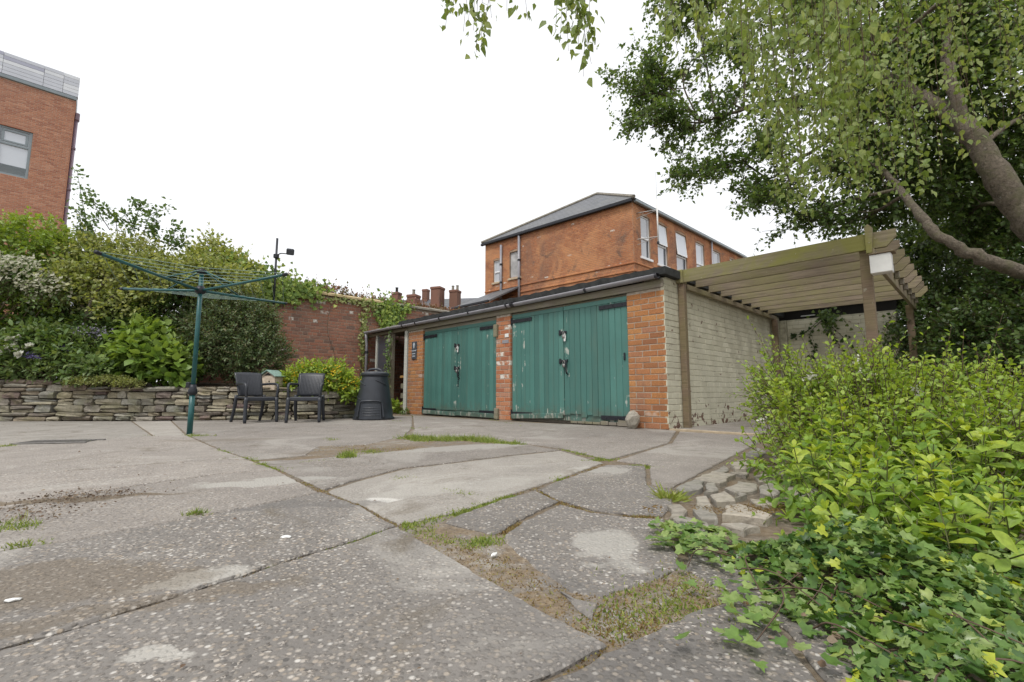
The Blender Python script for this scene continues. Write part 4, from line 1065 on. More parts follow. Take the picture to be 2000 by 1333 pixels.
for a, b in ((x0+.003, x0+.09), (x1-.09, x1-.003), (x1-.98, x1-.90), (x1-1.9, x1-1.82)): fm.cbox(a, b, .05, .14, z0+.003, z1-.003, .006, MM)
for a, b in ((z0+.004, z0+.09), (z1-.09, z1-.004), (z0+1.28, z0+1.36)): fm.cbox(x0+.09, x1-.09, .06, .13, a, b, .006, MM)
wd = fm.build('window', 'grey_frame', mbd)
for k in range(2):
    a, b = x1-.90+.003-k*.92, x1-.09-.003-k*.92
    if k: b = x1-.98-.003
    MB().box(a, b, .10, .105, z0+.45, z1-.09, MM).build('pane', 'pane_bright', wd)
    lv = MB()
    for j in range(11): lv.cbox(a, b, .085, .10, z0+.10+j*.032, z0+.122+j*.032, .004, MM)
    lv.build('louvre', 'grey_frame', wd)
    s = MB(); 
    for c1, c2, c3, c4 in ((a+.02, b-.02, z0+1.40, z0+1.47), (a+.02, b-.02, z1-.2, z1-.12), (a+.02, a+.10, z0+1.47, z1-.2), (b-.10, b-.02, z0+1.47, z1-.2)): s.cbox(c1, c2, .07, .098, c3, c4, .005, MM)
    s.build('opening_light', 'grey_frame', wd)
MB().tube([(-.35, .09, 0.5), (-.35, .09, 12.8)], 0.07, 10).build('downpipe', 'pipe_purple', mbd, True)
MB().cbox(-.47, -.23, .035, .2, 12.55, 12.9, .03).build('hopper', 'pipe_purple', mbd)
for z in (4.5, 7.0, 9.3, 11.2): MB().cbox(-.45, -.25, .032, .18, z, z+.09, .02).build('pipe_clip', 'pipe_purple', mbd)

# ------------------------------------------------------------------ dry stone wall and raised bed
def stone_mesh(seed):
    r = random.Random(seed); bm = bmesh.new(); bmesh.ops.create_cube(bm, size=1)
    bmesh.ops.subdivide_edges(bm, edges=bm.edges[:], cuts=1, use_grid_fill=True)
    for q in bm.verts:
        n_on = sum(abs(abs(c)-0.5) < 1e-4 for c in q.co)
        k = {3: 0.86, 2: 0.95, 1: 1.0}[n_on] if n_on else 1
        q.co = Vector((q.co.x*(k+(r.random()-.5)*.10), q.co.y*(k+(r.random()-.5)*.34), q.co.z*(k+(r.random()-.5)*.26)))
    me = bpy.data.meshes.new('stone'); bm.to_mesh(me); bm.free(); me.shade_flat(); return me
STM = [stone_mesh(s) for s in range(22)]
for me in STM: me.materials.append(M['wall_stone'])
STW = [stone_mesh(100+s) for s in range(5)]
for me in STW: me.materials.append(M['white_stone'])
SWP = [G(-160, 824), G(90, 822.5), G(260, 822.5), G(440, 821.5), G(560, 820), G(640, 819), G(702, 816.5)]
sw = thing('stone_wall', 'low dry stone retaining wall of flat sandstone in front of the planting', 'wall', (SWP[3][0], SWP[3][1], 0))
SO = np.array([SWP[3][0], SWP[3][1]])
seg = [np.linalg.norm(b[:2]-a[:2]) for a, b in zip(SWP, SWP[1:])]; cum = np.concatenate([[0], np.cumsum(seg)]); LW = cum[-1]
def wallpt(s):
    i = min(max(int(np.searchsorted(cum, s)-1), 0), len(seg)-1); a, b = SWP[i][:2], SWP[i+1][:2]
    t = (s-cum[i])/seg[i]; d = (b-a)/seg[i]; return a+(b-a)*t-SO, d
def walltop(s):
    x = wallpt(s)[0][0]+SO[0]
    return 0.735 if x < -7.62 else (0.605 if x < -3.9 else 0.605-0.10*min(1, (x+3.9)/1.0))
r = random.Random(8); nst = 0; z = 0.0
while z < 0.76:
    hh = r.choice([0.065, 0.08, 0.10, 0.115, 0.13]); s = 0.0
    while s < LW:
        ln = (0.14+0.44*r.random()**1.3); zt = walltop(min(s+ln/2, LW))
        if z+hh*0.6 < zt and s+ln*0.5 < LW:
            p, d = wallpt(min(s+ln/2, LW-.01)); h2 = hh*(0.92+0.18*r.random())
            if z+hh > zt-0.03: h2 = max(0.04, zt-z)
            me = r.choice(STM) if not (z > 0.36 and p[0]+SO[0] > -3.75) else r.choice(STM+STW*4)
            split = hh > 0.09 and r.random() < 0.42
            for part in range(2 if split else 1):
                o = obj('stone', me, None, sw)
                hq = h2/2 if split else h2
                jut = (r.random()-.3)*0.08 - (0.015 if z+hh > zt-0.05 else 0)
                nrm = np.array([-d[1], d[0]]); c = p + nrm*(0.11+jut)
                o.location = (c[0], c[1], z+hq*(part+0.5)); o.scale = (ln*0.985, 0.26, hq*0.95)
                o.rotation_euler = ((r.random()-.5)*.12, (r.random()-.5)*.09, math.atan2(d[1], d[0])+(r.random()-.5)*.09); nst += 1
                me = r.choice(STM)
        s += ln
    z += hh
bed = MB()
front = [wallpt(s)[0]+SO+np.array([0, 0.16]) for s in np.linspace(0, LW, 24)]
back = [W(-8.745, -0.3)[:2], W(-8.745, -4.0)[:2], np.array([-11.8, 11.6]), np.array([-11.8, 8.15])]
poly = [tuple(p) for p in front] + [tuple(W(-8.15, -0.30)[:2])] + [tuple(p) for p in back]
nf = len(poly); v = []
for i, (x, y) in enumerate(poly):
    v.append((x, y, (walltop(i/23*LW)-0.035 if i < 24 else (0.45 if i == 24 else 0.72))))
v += [(x, y, -0.02) for x, y in poly]
bed.add(v, [tuple(range(nf))]+[(i, nf+i, nf+(i+1) % nf, (i+1) % nf) for i in range(nf)])
tag(bed.build('flower_bed', 'soil'), kind='structure')
BEDZ = 0.58

# ------------------------------------------------------------------ foliage helpers
def _n(a): return a/np.maximum(np.linalg.norm(a, axis=-1, keepdims=True), 1e-9)
T_KITE = (np.array([(0,0,0),(.30,.42,.07),(0,1,-.05),(-.30,.42,.07)]), np.array([(0,1,2),(0,2,3)]))
T_OVAL = (np.array([(0,0,0),(.20,.22,.06),(.25,.55,.06),(0,1,-.10),(-.25,.55,.06),(-.20,.22,.06),(0,.45,-.01)]), np.array([(0,1,6),(1,2,6),(2,3,6),(3,4,6),(4,5,6),(5,0,6)]))
T_LONG = (np.array([(0,0,0),(.12,.28,.04),(.13,.6,.03),(0,1,-.12),(-.13,.6,.03),(-.12,.28,.04),(0,.45,-.01)]), T_OVAL[1])
T_BIRCH = (np.array([(0,0,0),(.34,.24,.04),(.24,.58,.05),(0,1,-.06),(-.24,.58,.05),(-.34,.24,.04),(0,.4,-.02)]), T_OVAL[1])
_iv = [(0,0),(.30,-.10),(.52,.22),(.28,.36),(.34,.62),(.12,.64),(0,1.0),(-.12,.64),(-.34,.62),(-.28,.36),(-.52,.22),(-.30,-.10)]
T_IVY = (np.array([(x, y, 0.22*abs(x)-0.16*y*y) for x, y in _iv]+[(0,.32,-.02)]), np.array([(i,(i+1)%12,12) for i in range(12)]))
_ob = [(0,0),(.07,.12),(.17,.38),(.235,.62),(.19,.82),(.08,.955),(0,1),(-.08,.955),(-.19,.82),(-.235,.62),(-.17,.38),(-.07,.12)]
T_OBOV = (np.array([(x, y, .35*abs(x)-.16*y*y) for x, y in _ob]+[(0,.5,-.05)]), np.array([(i,(i+1)%12,12) for i in range(12)]))
T_BLADE = (np.array([(-.5,0,0),(.5,0,0),(.32,.55,.0),(0,1,.0)]), np.array([(0,1,2),(0,2,3)]))
T_PETAL = (np.array([(0,0,0),(.42,.5,.12),(0,1,.2),(-.42,.5,.12)]), np.array([(0,1,2),(0,2,3)]))
class Leaves:
    def __init__(s): s.V, s.F, s.T, s.n = [], [], [], 0
    def add(s, P, Dr, N, S, tone_, tm, wid=1.0):
        P, Dr, N = np.atleast_2d(P), _n(np.atleast_2d(Dr)), np.atleast_2d(N)
        N = _n(N - Dr*np.sum(N*Dr, 1, keepdims=True)); X = np.cross(Dr, N)
        S = np.broadcast_to(np.asarray(S, float), (len(P),)); wid = np.broadcast_to(np.asarray(wid, float), (len(P),))
        tv, tf = tm; k = len(tv)
        V = P[:, None, :] + S[:, None, None]*(tv[None, :, 0:1]*wid[:, None, None]*X[:, None, :] + tv[None, :, 1:2]*Dr[:, None, :] + tv[None, :, 2:3]*N[:, None, :])
        s.V.append(V.reshape(-1, 3)); F = tf[None] + (np.arange(len(P))*k)[:, None, None] + s.n
        s.F.append(F.reshape(-1, 3)); s.T.append(np.repeat(np.broadcast_to(tone_, (len(P),)), k)); s.n += len(P)*k
    def build(s, name, mat, parent, off=(0, 0, 0), smooth=True):
        me = npmesh(name, np.vstack(s.V)-np.array(off, float), np.vstack(s.F), np.concatenate(s.T), smooth)
        return obj(name, me, mat, parent)
def sticks(A, B, ra, rb):                       # many thin three-sided twigs at once
    A, B = np.asarray(A, float), np.asarray(B, float); d = _n(B-A)
    u_ = _n(np.cross(d, np.where(np.abs(d[:, 2:3]) > .9, [[1, 0, 0]], [[0, 0, 1]]))); w_ = np.cross(d, u_)
    V = []
    for P, r_ in ((A, ra), (B, rb)):
        for k in range(3):
            a = 2*math.pi*k/3; V.append(P + (u_*math.cos(a)+w_*math.sin(a))*np.broadcast_to(r_, (len(A),))[:, None])
    V = np.stack(V, 1).reshape(-1, 3); o = (np.arange(len(A))*6)[:, None]
    F = np.concatenate([o+np.array([[k, (k+1) % 3, 3+(k+1) % 3, 3+k]]) for k in range(3)])
    return V, F
class Twigs:
    def __init__(s): s.V, s.F, s.n = [], [], 0
    def add(s, A, B, ra, rb):
        V, F = sticks(np.atleast_2d(A), np.atleast_2d(B), ra, rb); s.V.append(V); s.F.append(F+s.n); s.n += len(V)
    def path(s, P, r0, r1):
        P = np.asarray(P); n_ = len(P)-1; t = np.linspace(r0, r1, n_+1); s.add(P[:-1], P[1:], t[:-1], t[1:])
    def build(s, name, mat, parent, off=(0, 0, 0)):
        me = npmesh(name, np.vstack(s.V)-np.array(off, float), np.vstack(s.F), None, True); return obj(name, me, mat, parent)
def sphere(g, n): return _n(g.normal(size=(n, 3)))
def grow(g, lv, tw, start, dirs, length, nl, size, tm, twr=0.003, droop=0.0, spread=0.9, tone_mu=None, wid=1.0, flat=0.6, mid=None):
    """twigs from start along dirs with nl leaves each set alternately along them"""
    n_ = len(start); length = np.broadcast_to(np.asarray(length, float), (n_,))
    dirs = _n(dirs); end = start + dirs*length[:, None] + np.array([0, 0, -1.0])*(droop*length)[:, None]
    if tw is not None: tw.add(start, end, twr, twr*0.4)
    tmu = g.random(n_) if tone_mu is None else tone_mu
    for k in range(nl):
        t = (k+0.6+0.5*(g.random(n_)-.5))/nl; t = np.clip(t, .05, 1)
        p = start + dirs*(length*t)[:, None] + np.array([0, 0, -1.0])*(droop*length*t*t)[:, None]
        side = _n(np.cross(dirs, g.normal(size=(n_, 3))))
        ld = dirs*(0.55 if k < nl-1 else 1.6) + side*spread + np.array([0, 0, -0.25*droop-0.05])
        nrm = np.array([0, 0, flat]) + g.normal(size=(n_, 3))*0.42 + dirs*0.25
        s_ = size*(0.65+0.6*g.random(n_))
        lv.add(p, ld, nrm, s_, np.clip(tmu*0.6+0.4*g.random(n_)+0.12*(t-.5), 0, .999), tm, wid)
def ell(g, lobes, n, rmin=0.45, zlow=-0.9):
    """starting points through a set of lobes (cx,cy,cz,rx,ry,rz), with outward directions"""
    w = np.array([(l[3]*l[4]+l[4]*l[5]+l[3]*l[5]) for l in lobes]); cnt = (n*w/w.sum()).astype(int)+1; S, Dd = [], []
    for l, c in zip(lobes, cnt):
        d = sphere(g, c*2); d = d[d[:, 2] > zlow][:c]
        lump = 1+0.16*np.sin(d[:, 0]*7+l[0]*3)*np.sin(d[:, 1]*6+l[1]*5+d[:, 2]*5)
        rr_ = (rmin+(1-rmin)*g.random(len(d))**0.55)*lump
        S.append(np.array(l[:3])+d*rr_[:, None]*np.array(l[3:6])); Dd.append(_n(d/np.array(l[3:6])))
    return np.vstack(S), np.vstack(Dd)
def shrub(name, label, cat, base, lobes, n, mat, size, tm=T_KITE, tl=0.22, nl=6, up=0.35, rmin=0.45, seed=0, droop=0.0, group=None, stem='twig', wid=1.0, zlow=-0.9, long_=0.0, tone_hi=False, spread=.9, twigs=True):
    g = np.random.default_rng(seed); base = np.array(base, float)
    root = thing(name, label, cat, base, 0, group)
    lv, tw = Leaves(), Twigs()
    S, Dd = ell(g, lobes, n, rmin, zlow)
    dirs = Dd+np.array([0, 0, up])+g.normal(size=S.shape)*0.35
    L_ = tl*(0.6+0.8*g.random(len(S)))
    if long_: L_ = np.where((g.random(len(S)) < long_) & (Dd[:, 2] > 0.1), L_*2.2, L_)
    hi = None
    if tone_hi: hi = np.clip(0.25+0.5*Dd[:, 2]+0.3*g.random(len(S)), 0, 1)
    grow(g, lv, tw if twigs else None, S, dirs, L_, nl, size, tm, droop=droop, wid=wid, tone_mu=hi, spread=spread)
    st = MB()
    for i, l in enumerate(lobes):
        c = np.array(l[:3]); b = base+np.array([(g.random()-.5)*.16, (g.random()-.5)*.16, -0.03])
        m_ = (b+c)/2+np.array([(g.random()-.5)*.2, (g.random()-.5)*.2, 0]); r0 = min(0.012+0.012*max(l[3:6]), 0.05)
        st.tube(catmull([b, m_, c], 4), list(np.linspace(r0, r0*.4, 9)), 6)
        for k in range(5):
            e = c+sphere(g, 1)[0]*np.array(l[3:6])*0.8; st.tube(catmull([m_, (m_+e)/2+(g.random(3)-.5)*.12, e], 3), list(np.linspace(r0*.5, r0*.15, 7)), 5)
    st.build('stem', stem, root, True, off=base)
    lv.build('foliage', mat, root, base)
    if tw.V: tw.build('twigs', stem, root, base)
    return root, g, S, Dd
def blooms(root, g, P, mat, size, npet=6, name='flowers'):
    lv = Leaves(); n_ = len(P)
    ax_ = _n(np.array([0, -0.6, 0.6])+g.normal(size=(n_, 3))*.5)
    u_ = _n(np.cross(ax_, g.normal(size=(n_, 3)))); w_ = np.cross(ax_, u_)
    for k in range(npet):
        a = 2*math.pi*k/npet; d = u_*math.cos(a)+w_*math.sin(a)+ax_*0.35
        lv.add(P, d, ax_, size*(0.7+.5*g.random(n_)), g.random(n_), T_PETAL, 1.1)
    o = lv.build(name, mat, root, root.location)
    if name == 'flowers': o['kind'] = 'stuff'
def on_surface(g, lobes, n, zmin=-0.2, front=True):
    S, Dd = ell(g, lobes, n*3, 0.93, zmin)
    if front:
        k = (Dd[:, 1] < 0.25); S, Dd = S[k], Dd[k]
    i = g.permutation(len(S))[:n]; return S[i]+Dd[i]*0.05

# ------------------------------------------------------------------ planting of the raised bed
def px(x, y, d): return D(x, y, d)
def lobe(x, y, d, rx, ry, rz): p = px(x, y, d); return (p[0], p[1], p[2], rx, ry, rz)
def bpos(x, d, z=BEDZ): p = px(x, 760, d); return (p[0], p[1], z)
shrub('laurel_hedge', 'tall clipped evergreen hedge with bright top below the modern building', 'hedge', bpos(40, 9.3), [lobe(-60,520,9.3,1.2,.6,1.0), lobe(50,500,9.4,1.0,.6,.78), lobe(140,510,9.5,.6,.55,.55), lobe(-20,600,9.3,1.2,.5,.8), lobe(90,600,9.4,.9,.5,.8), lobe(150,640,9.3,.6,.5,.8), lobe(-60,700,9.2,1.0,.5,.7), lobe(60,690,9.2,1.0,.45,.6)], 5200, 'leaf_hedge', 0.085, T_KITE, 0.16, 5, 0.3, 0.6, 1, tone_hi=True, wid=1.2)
WL = [lobe(-30,525,8.75,.55,.4,.32), lobe(45,545,8.75,.5,.4,.30), lobe(105,570,8.75,.32,.3,.24), lobe(-60,600,8.8,.4,.35,.3)]
rt, g, S, Dd = shrub('white_blossom_shrub', 'shrub covered in small creamy white blossom at the left edge', 'shrub', bpos(-60, 8.8), WL, 900, 'leaf_mid', 0.06, T_KITE, 0.2, 6, -0.1, 0.4, 2, droop=0.3)
P = on_surface(g, WL, 380, -0.6); P = np.repeat(P, 4, 0)+g.normal(size=(380*4, 3))*0.05
blooms(rt, g, P, 'petal_cream', 0.040, 4)
YL = [lobe(215,550,9.2,.62,.5,.40), lobe(300,540,9.4,.65,.5,.38), lobe(385,545,9.6,.6,.5,.34), lobe(250,600,9.1,.5,.4,.3), lobe(450,560,9.7,.45,.4,.28), lobe(180,505,9.4,.42,.4,.30), lobe(260,500,9.5,.5,.4,.24), lobe(340,560,9.2,.5,.4,.3), lobe(150,560,9.1,.4,.4,.35)]
rt, g, S, Dd = shrub('apple_tree', 'small pale leaved fruit tree with curved bare stems in the bed', 'tree', bpos(190, 9.0), YL, 3000, 'leaf_yellow', 0.085, T_KITE, 0.24, 6, 0.3, 0.35, 3, long_=0.05, stem='bark', wid=1.15)
tb = MB(); b0 = np.array(bpos(190, 9.0))
for a in ([b0-[0,0,.05], px(172,660,8.95), px(172,610,8.85), px(196,560,8.9), px(240,520,9.1)], [b0-[0,0,.05], px(185,640,9.0), px(150,580,9.0), px(160,545,9.1)], [px(172,620,8.86), px(215,585,8.9), px(245,560,9.0)]):
    tb.tube(catmull(a, 6), list(np.linspace(.055, .02, (len(a)-1)*6+1)), 8)
tb.build('trunk', 'bark', rt, True, off=rt.location)
# long shoots standing up against the sky
lv, tw = Leaves(), Twigs(); g = np.random.default_rng(33)
for a, b in (((175,470),(150,330)), ((215,450),(172,372)), ((250,455),(268,395)), ((280,460),(330,408)), ((310,470),(345,440)), ((230,455),(200,405)), ((190,465),(146,408)), ((330,480),(366,462)), ((265,460),(240,415)), ((205,470),(160,440)), ((290,465),(300,425))):
    p0, p1 = px(*a, 9.4), px(*b, 9.4+.4*(g.random()-.5)); mid = (p0+p1)/2+g.normal(size=3)*.08; pts = catmull([p0, mid, p1], 6); tw.path(pts, .010, .004)
    for k in range(3, len(pts)):
        n_ = 9; base = np.repeat(np.array(pts[k])[None], n_, 0)+g.normal(size=(n_, 3))*.07
        lv.add(base, g.normal(size=(n_, 3))+[0, 0, .4], g.normal(size=(n_, 3))*.6+[0, -.3, .6], .10*(.6+.6*g.random(n_)), g.random(n_)*.6, T_KITE, 1.1)
lv.build('shoots', 'leaf_mid', rt, rt.location); tag(tw.build('shoot_stems', 'bark', rt, rt.location), kind='stuff')
shrub('golden_shrub', 'yellow green leafy shrub rising behind the rotary dryer', 'shrub', bpos(430, 10.6, .7), [lobe(430,535,10.6,.60,.5,.40), lobe(405,515,10.7,.40,.4,.26), lobe(468,545,10.6,.42,.4,.26), lobe(412,490,10.7,.18,.22,.20)], 850, 'leaf_yellow', 0.10, T_KITE, 0.26, 6, 0.5, 0.35, 4, long_=.05, wid=1.15)
FU = [lobe(455,660,9.3,.78,.6,.62), lobe(505,695,9.2,.46,.5,.46), lobe(420,690,9.2,.6,.5,.5), lobe(455,612,9.5,.60,.5,.34), lobe(498,632,9.5,.36,.4,.3), lobe(390,640,9.4,.5,.4,.42)]
shrub('fuchsia_bush', 'big rounded dark green bush with small leaves behind the chairs', 'bush', bpos(470, 9.3), FU, 5200, 'leaf_fuchsia', 0.06, T_LONG, 0.2, 7, 0.35, 0.5, 5, long_=.05, wid=1.5)
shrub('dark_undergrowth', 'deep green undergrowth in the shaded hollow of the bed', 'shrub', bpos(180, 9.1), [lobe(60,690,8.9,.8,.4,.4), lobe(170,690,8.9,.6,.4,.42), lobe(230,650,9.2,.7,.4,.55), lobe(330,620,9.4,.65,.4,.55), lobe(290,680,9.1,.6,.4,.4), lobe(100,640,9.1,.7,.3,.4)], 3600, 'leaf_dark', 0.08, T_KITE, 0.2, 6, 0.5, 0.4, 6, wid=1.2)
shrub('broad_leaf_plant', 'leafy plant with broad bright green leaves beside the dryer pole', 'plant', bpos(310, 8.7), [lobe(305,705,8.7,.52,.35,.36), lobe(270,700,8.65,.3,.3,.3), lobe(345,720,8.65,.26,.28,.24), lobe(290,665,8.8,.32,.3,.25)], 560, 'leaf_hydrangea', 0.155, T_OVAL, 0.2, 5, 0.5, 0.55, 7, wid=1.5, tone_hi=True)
for i, (x, y0, lb) in enumerate(((262, 588, 'taller pale green leafy spire above the broad leaved plant'), (284, 602, 'shorter pale green leafy spire right of its taller twin'))):
    b = np.array(bpos(x, 8.85)); t = px(x, y0, 8.85); rt = thing('leafy_spire', lb, 'plant', b, 0, 'leafy spires')
    g = np.random.default_rng(60+i); lv, tw = Leaves(), Twigs(); pts = [b+(t-b)*k/40 for k in range(41)]; tw.path(pts, .012, .005)
    for k, p in enumerate(pts[6:]):
        n_ = 7; a = g.random(n_)*6.28; d = np.stack([np.cos(a), np.sin(a), .25+.2*g.random(n_)], 1)
        lv.add(np.repeat(p[None], n_, 0), d, np.array([0, 0, 1])+g.normal(size=(n_, 3))*.3, (.15-.0022*k)*(.7+.5*g.random(n_)), .3+.6*g.random(n_), T_LONG, 1.2)
    lv.build('foliage', 'leaf_hydrangea', rt, b); tw.build('stem', 'stem_green', rt, b)
PE = [lobe(15,705,8.45,.35,.28,.26), lobe(-40,710,8.4,.35,.3,.3), lobe(60,712,8.5,.25,.25,.22)]
rt, g, S, Dd = shrub('peony', 'leafy peony with large white flower heads at the left edge', 'plant', bpos(10, 8.45), PE, 420, 'leaf_mid', 0.12, T_LONG, 0.2, 6, 0.5, 0.4, 8, wid=1.5)
P = np.array([px(28,676,8.2), px(12,682,8.2), px(35,661,8.25), px(5,690,8.2), px(38,692,8.15), px(58,678,8.2), px(20,664,8.25)]); 
for p_ in P: blooms(rt, g, np.repeat(p_[None], 4, 0)+g.normal(size=(4, 3))*.010, 'petal_white', 0.075, 7, 'flower_head')
IR = [lobe(100,718,8.5,.42,.28,.22), lobe(150,715,8.55,.3,.28,.2)]
rt, g, S, Dd = shrub('catmint', 'low clump of small purple blue flowers left in the bed', 'plant', bpos(110, 8.5), IR, 500, 'leaf_mid', 0.07, T_LONG, 0.16, 6, 0.5, 0.4, 9)
blooms(rt, g, np.vstack([on_surface(g, [l], 45, 0.1) for l in (lobe(55,700,8.3,.16,.1,.07), lobe(75,705,8.3,.16,.1,.07), lobe(125,690,8.45,.12,.1,.09))]), 'petal_purple', 0.022, 4)
rt, g, S, Dd = shrub('lavender', 'greyish lavender spikes in front of the dark undergrowth', 'plant', bpos(185, 8.75), [lobe(190,690,8.75,.32,.25,.34), lobe(215,715,8.7,.35,.25,.22)], 420, 'leaf_mid', 0.09, T_LONG, 0.2, 6, 0.8, 0.4, 10)
blooms(rt, g, px(185,650,8.6)+g.normal(size=(170, 3))*np.array([.17, .08, .06]), 'petal_lavender', 0.022, 4)
shrub('acanthus', 'green divided leaves of a perennial behind the white flowers', 'plant', bpos(95, 8.65), [lobe(85,680,8.65,.45,.3,.3), lobe(140,700,8.6,.4,.3,.25), lobe(190,725,8.5,.5,.25,.16)], 640, 'leaf_mid', 0.12, T_LONG, 0.24, 7, 0.7, 0.4, 11, wid=1.6)
shrub('sedum_mat', 'low mat of yellow green stonecrop spilling over the wall top', 'plant', bpos(200, 8.35), [lobe(165,748,8.28,.33,.14,.06), lobe(215,746,8.26,.35,.15,.07), lobe(250,752,8.2,.22,.14,.06)], 1500, 'leaf_yellow', 0.022, T_OVAL, 0.06, 5, 0.4, 0.5, 12, zlow=-.3, wid=1.6)
YF = [lobe(605,745,9.05,.32,.3,.3), lobe(650,745,9.05,.36,.3,.28), lobe(690,762,9.0,.22,.22,.18), lobe(575,752,9.0,.22,.2,.2)]
rt, g, S, Dd = shrub('yellow_flowers', 'bright green clump topped with yellow flowers between chair and bin', 'flower', bpos(630, 9.05, .52), YF, 900, 'leaf_shrub', 0.08, T_LONG, 0.16, 7, 0.6, 0.3, 13, wid=1.5, stem='stem_green')
blooms(rt, g, on_surface(g, YF, 330, -0.1), 'petal_yellow', 0.024, 5)
# leaf litter on the bed
lv = Leaves(); g = np.random.default_rng(77); n_ = 1600
s_ = g.random(n_)*LW; P = np.array([np.append(wallpt(s)[0]+SO, walltop(s)-0.02) for s in s_]); P[:, 1] += .12+.5*g.random(n_)**1.5; P[:, 2] += .03*g.random(n_)
lv.add(P, sphere(g, n_)*[1, 1, .3], np.array([0, 0, 1])+g.normal(size=(n_, 3))*.4, .035*(.6+.8*g.random(n_)), g.random(n_), T_OVAL, 1.5)
tag(lv.build('leaf_litter', 'litter', None), 'brown fallen leaves and bark on the raised bed', 'leaf litter', kind='stuff')

# ivy and red tipped hedge along the boundary wall
def wall_ivy(name, label, spots, n, seed, mat='leaf_hedge', size=.09, out=None, along=None):
    g = np.random.default_rng(seed); c0 = np.array(spots[0][:3]); root = thing(name, label, 'ivy', (c0[0], c0[1], 0.6)); lv, tw = Leaves(), Twigs()
    out = GX if out is None else out; along = GY if along is None else along
    tot = sum(s[3]*s[4] for s in spots)
    for (x, y, z, ra, rz) in spots:
        k = int(n*ra*rz/tot); a = g.normal(size=k)*.45; b = g.normal(size=k)*.45
        P = np.array([x, y, z])+np.outer(a*ra, along)+np.outer(b*rz, [0, 0, 1])+np.outer(.03+.10*g.random(k), out)
        d = np.array([0, 0, -1])+np.outer(g.normal(size=k), along)*.8+np.outer(.3*g.random(k), out)
        lv.add(P, d, out+np.array([0, 0, .5])+g.normal(size=(k, 3))*.35, size*(.6+.7*g.random(k)), g.random(k), T_IVY)
        for j in range(4):
            q0 = np.array([x, y, z])+along*(g.random()-.5)*ra+out*.03; tw.add(q0+[0, 0, -rz*.6], q0+[0, 0, rz*.4], .006, .004)
    p = np.array([c0[0], c0[1], .6])+out*.05; tw.path(catmull([p, p*.7+c0*.3+out*.02+along*.15, p*.35+c0*.65+out*.02-along*.1, c0+out*.03], 5), .008, .006)
    lv.build('foliage', mat, root, root.location); tag(tw.build('stem', 'bark', root, root.location), kind='stuff')
B = lambda Y, z, ra, rz: (*W(-8.75, Y, z)[:2], z, ra, rz)
wall_ivy('wall_ivy', 'ivy hanging over the coping behind the rotary dryer arm', [B(-2.3,3.05,1.1,.36), B(-3.1,3.1,1.0,.5), B(-1.75,3.1,.6,.26), B(-2.7,2.85,.9,.3)], 1700, 51)
wall_ivy('wall_ivy', 'thick patch of ivy where the wall coping changes above the lean-to', [B(.55,2.85,.55,.45), B(.75,2.6,.42,.45), B(.65,2.4,.36,.35), B(1.0,2.95,.5,.2)], 950, 52, 'leaf_hedge', .08)
wall_ivy('wall_ivy', 'thin trail of yellowing ivy under the coping of the red brick wall', [B(-1.0,2.94,1.4,.10), B(0.0,2.92,.7,.16), B(-.1,2.4,.16,.9), B(-.12,1.6,.14,1.2)], 520, 53, 'leaf_yellow', .06)
wall_ivy('post_ivy', 'scruffy ivy climbing the inner post of the lean-to behind the bin', [(*W(-7.42, .0, z_)[:2], z_, .14, .5) for z_ in (1.8, 1.45, 1.1, .75, .4)], 260, 55, 'leaf_mid', .06, -GY, GX)
shrub('doorway_weed', 'small green weed growing in the lean-to doorway', 'weed', W(-7.0, -.12, 0), [(*W(-7.0, -.12)[:2], .14, .16, .12, .12)], 40, 'leaf_shrub', .07, T_OVAL, .12, 5, .6, .3, 56, wid=1.5, stem='stem_green')
shrub('pier_weed', 'tiny weed at the foot of the left brick pier', 'weed', W(-6.5, -.08, 0), [(*W(-6.5, -.08)[:2], .04, .14, .05, .04)], 26, 'leaf_mid', .04, T_OVAL, .06, 4, .6, .3, 57, wid=1.4, stem='stem_green')
RL = []
for k in range(15):
    Y = -2.6+k*0.62; p = W(-9.25, Y, 3.05); RL.append((p[0], p[1], 3.05, .4, .3, .28 if k < 4 else .13))
shrub('photinia_hedge', 'red tipped hedge showing along the top of the boundary wall', 'hedge', W(-9.25, 1.5, 0), RL, 2000, 'leaf_red', .075, T_KITE, .13, 6, .9, .3, 54, long_=.08, wid=1.1)

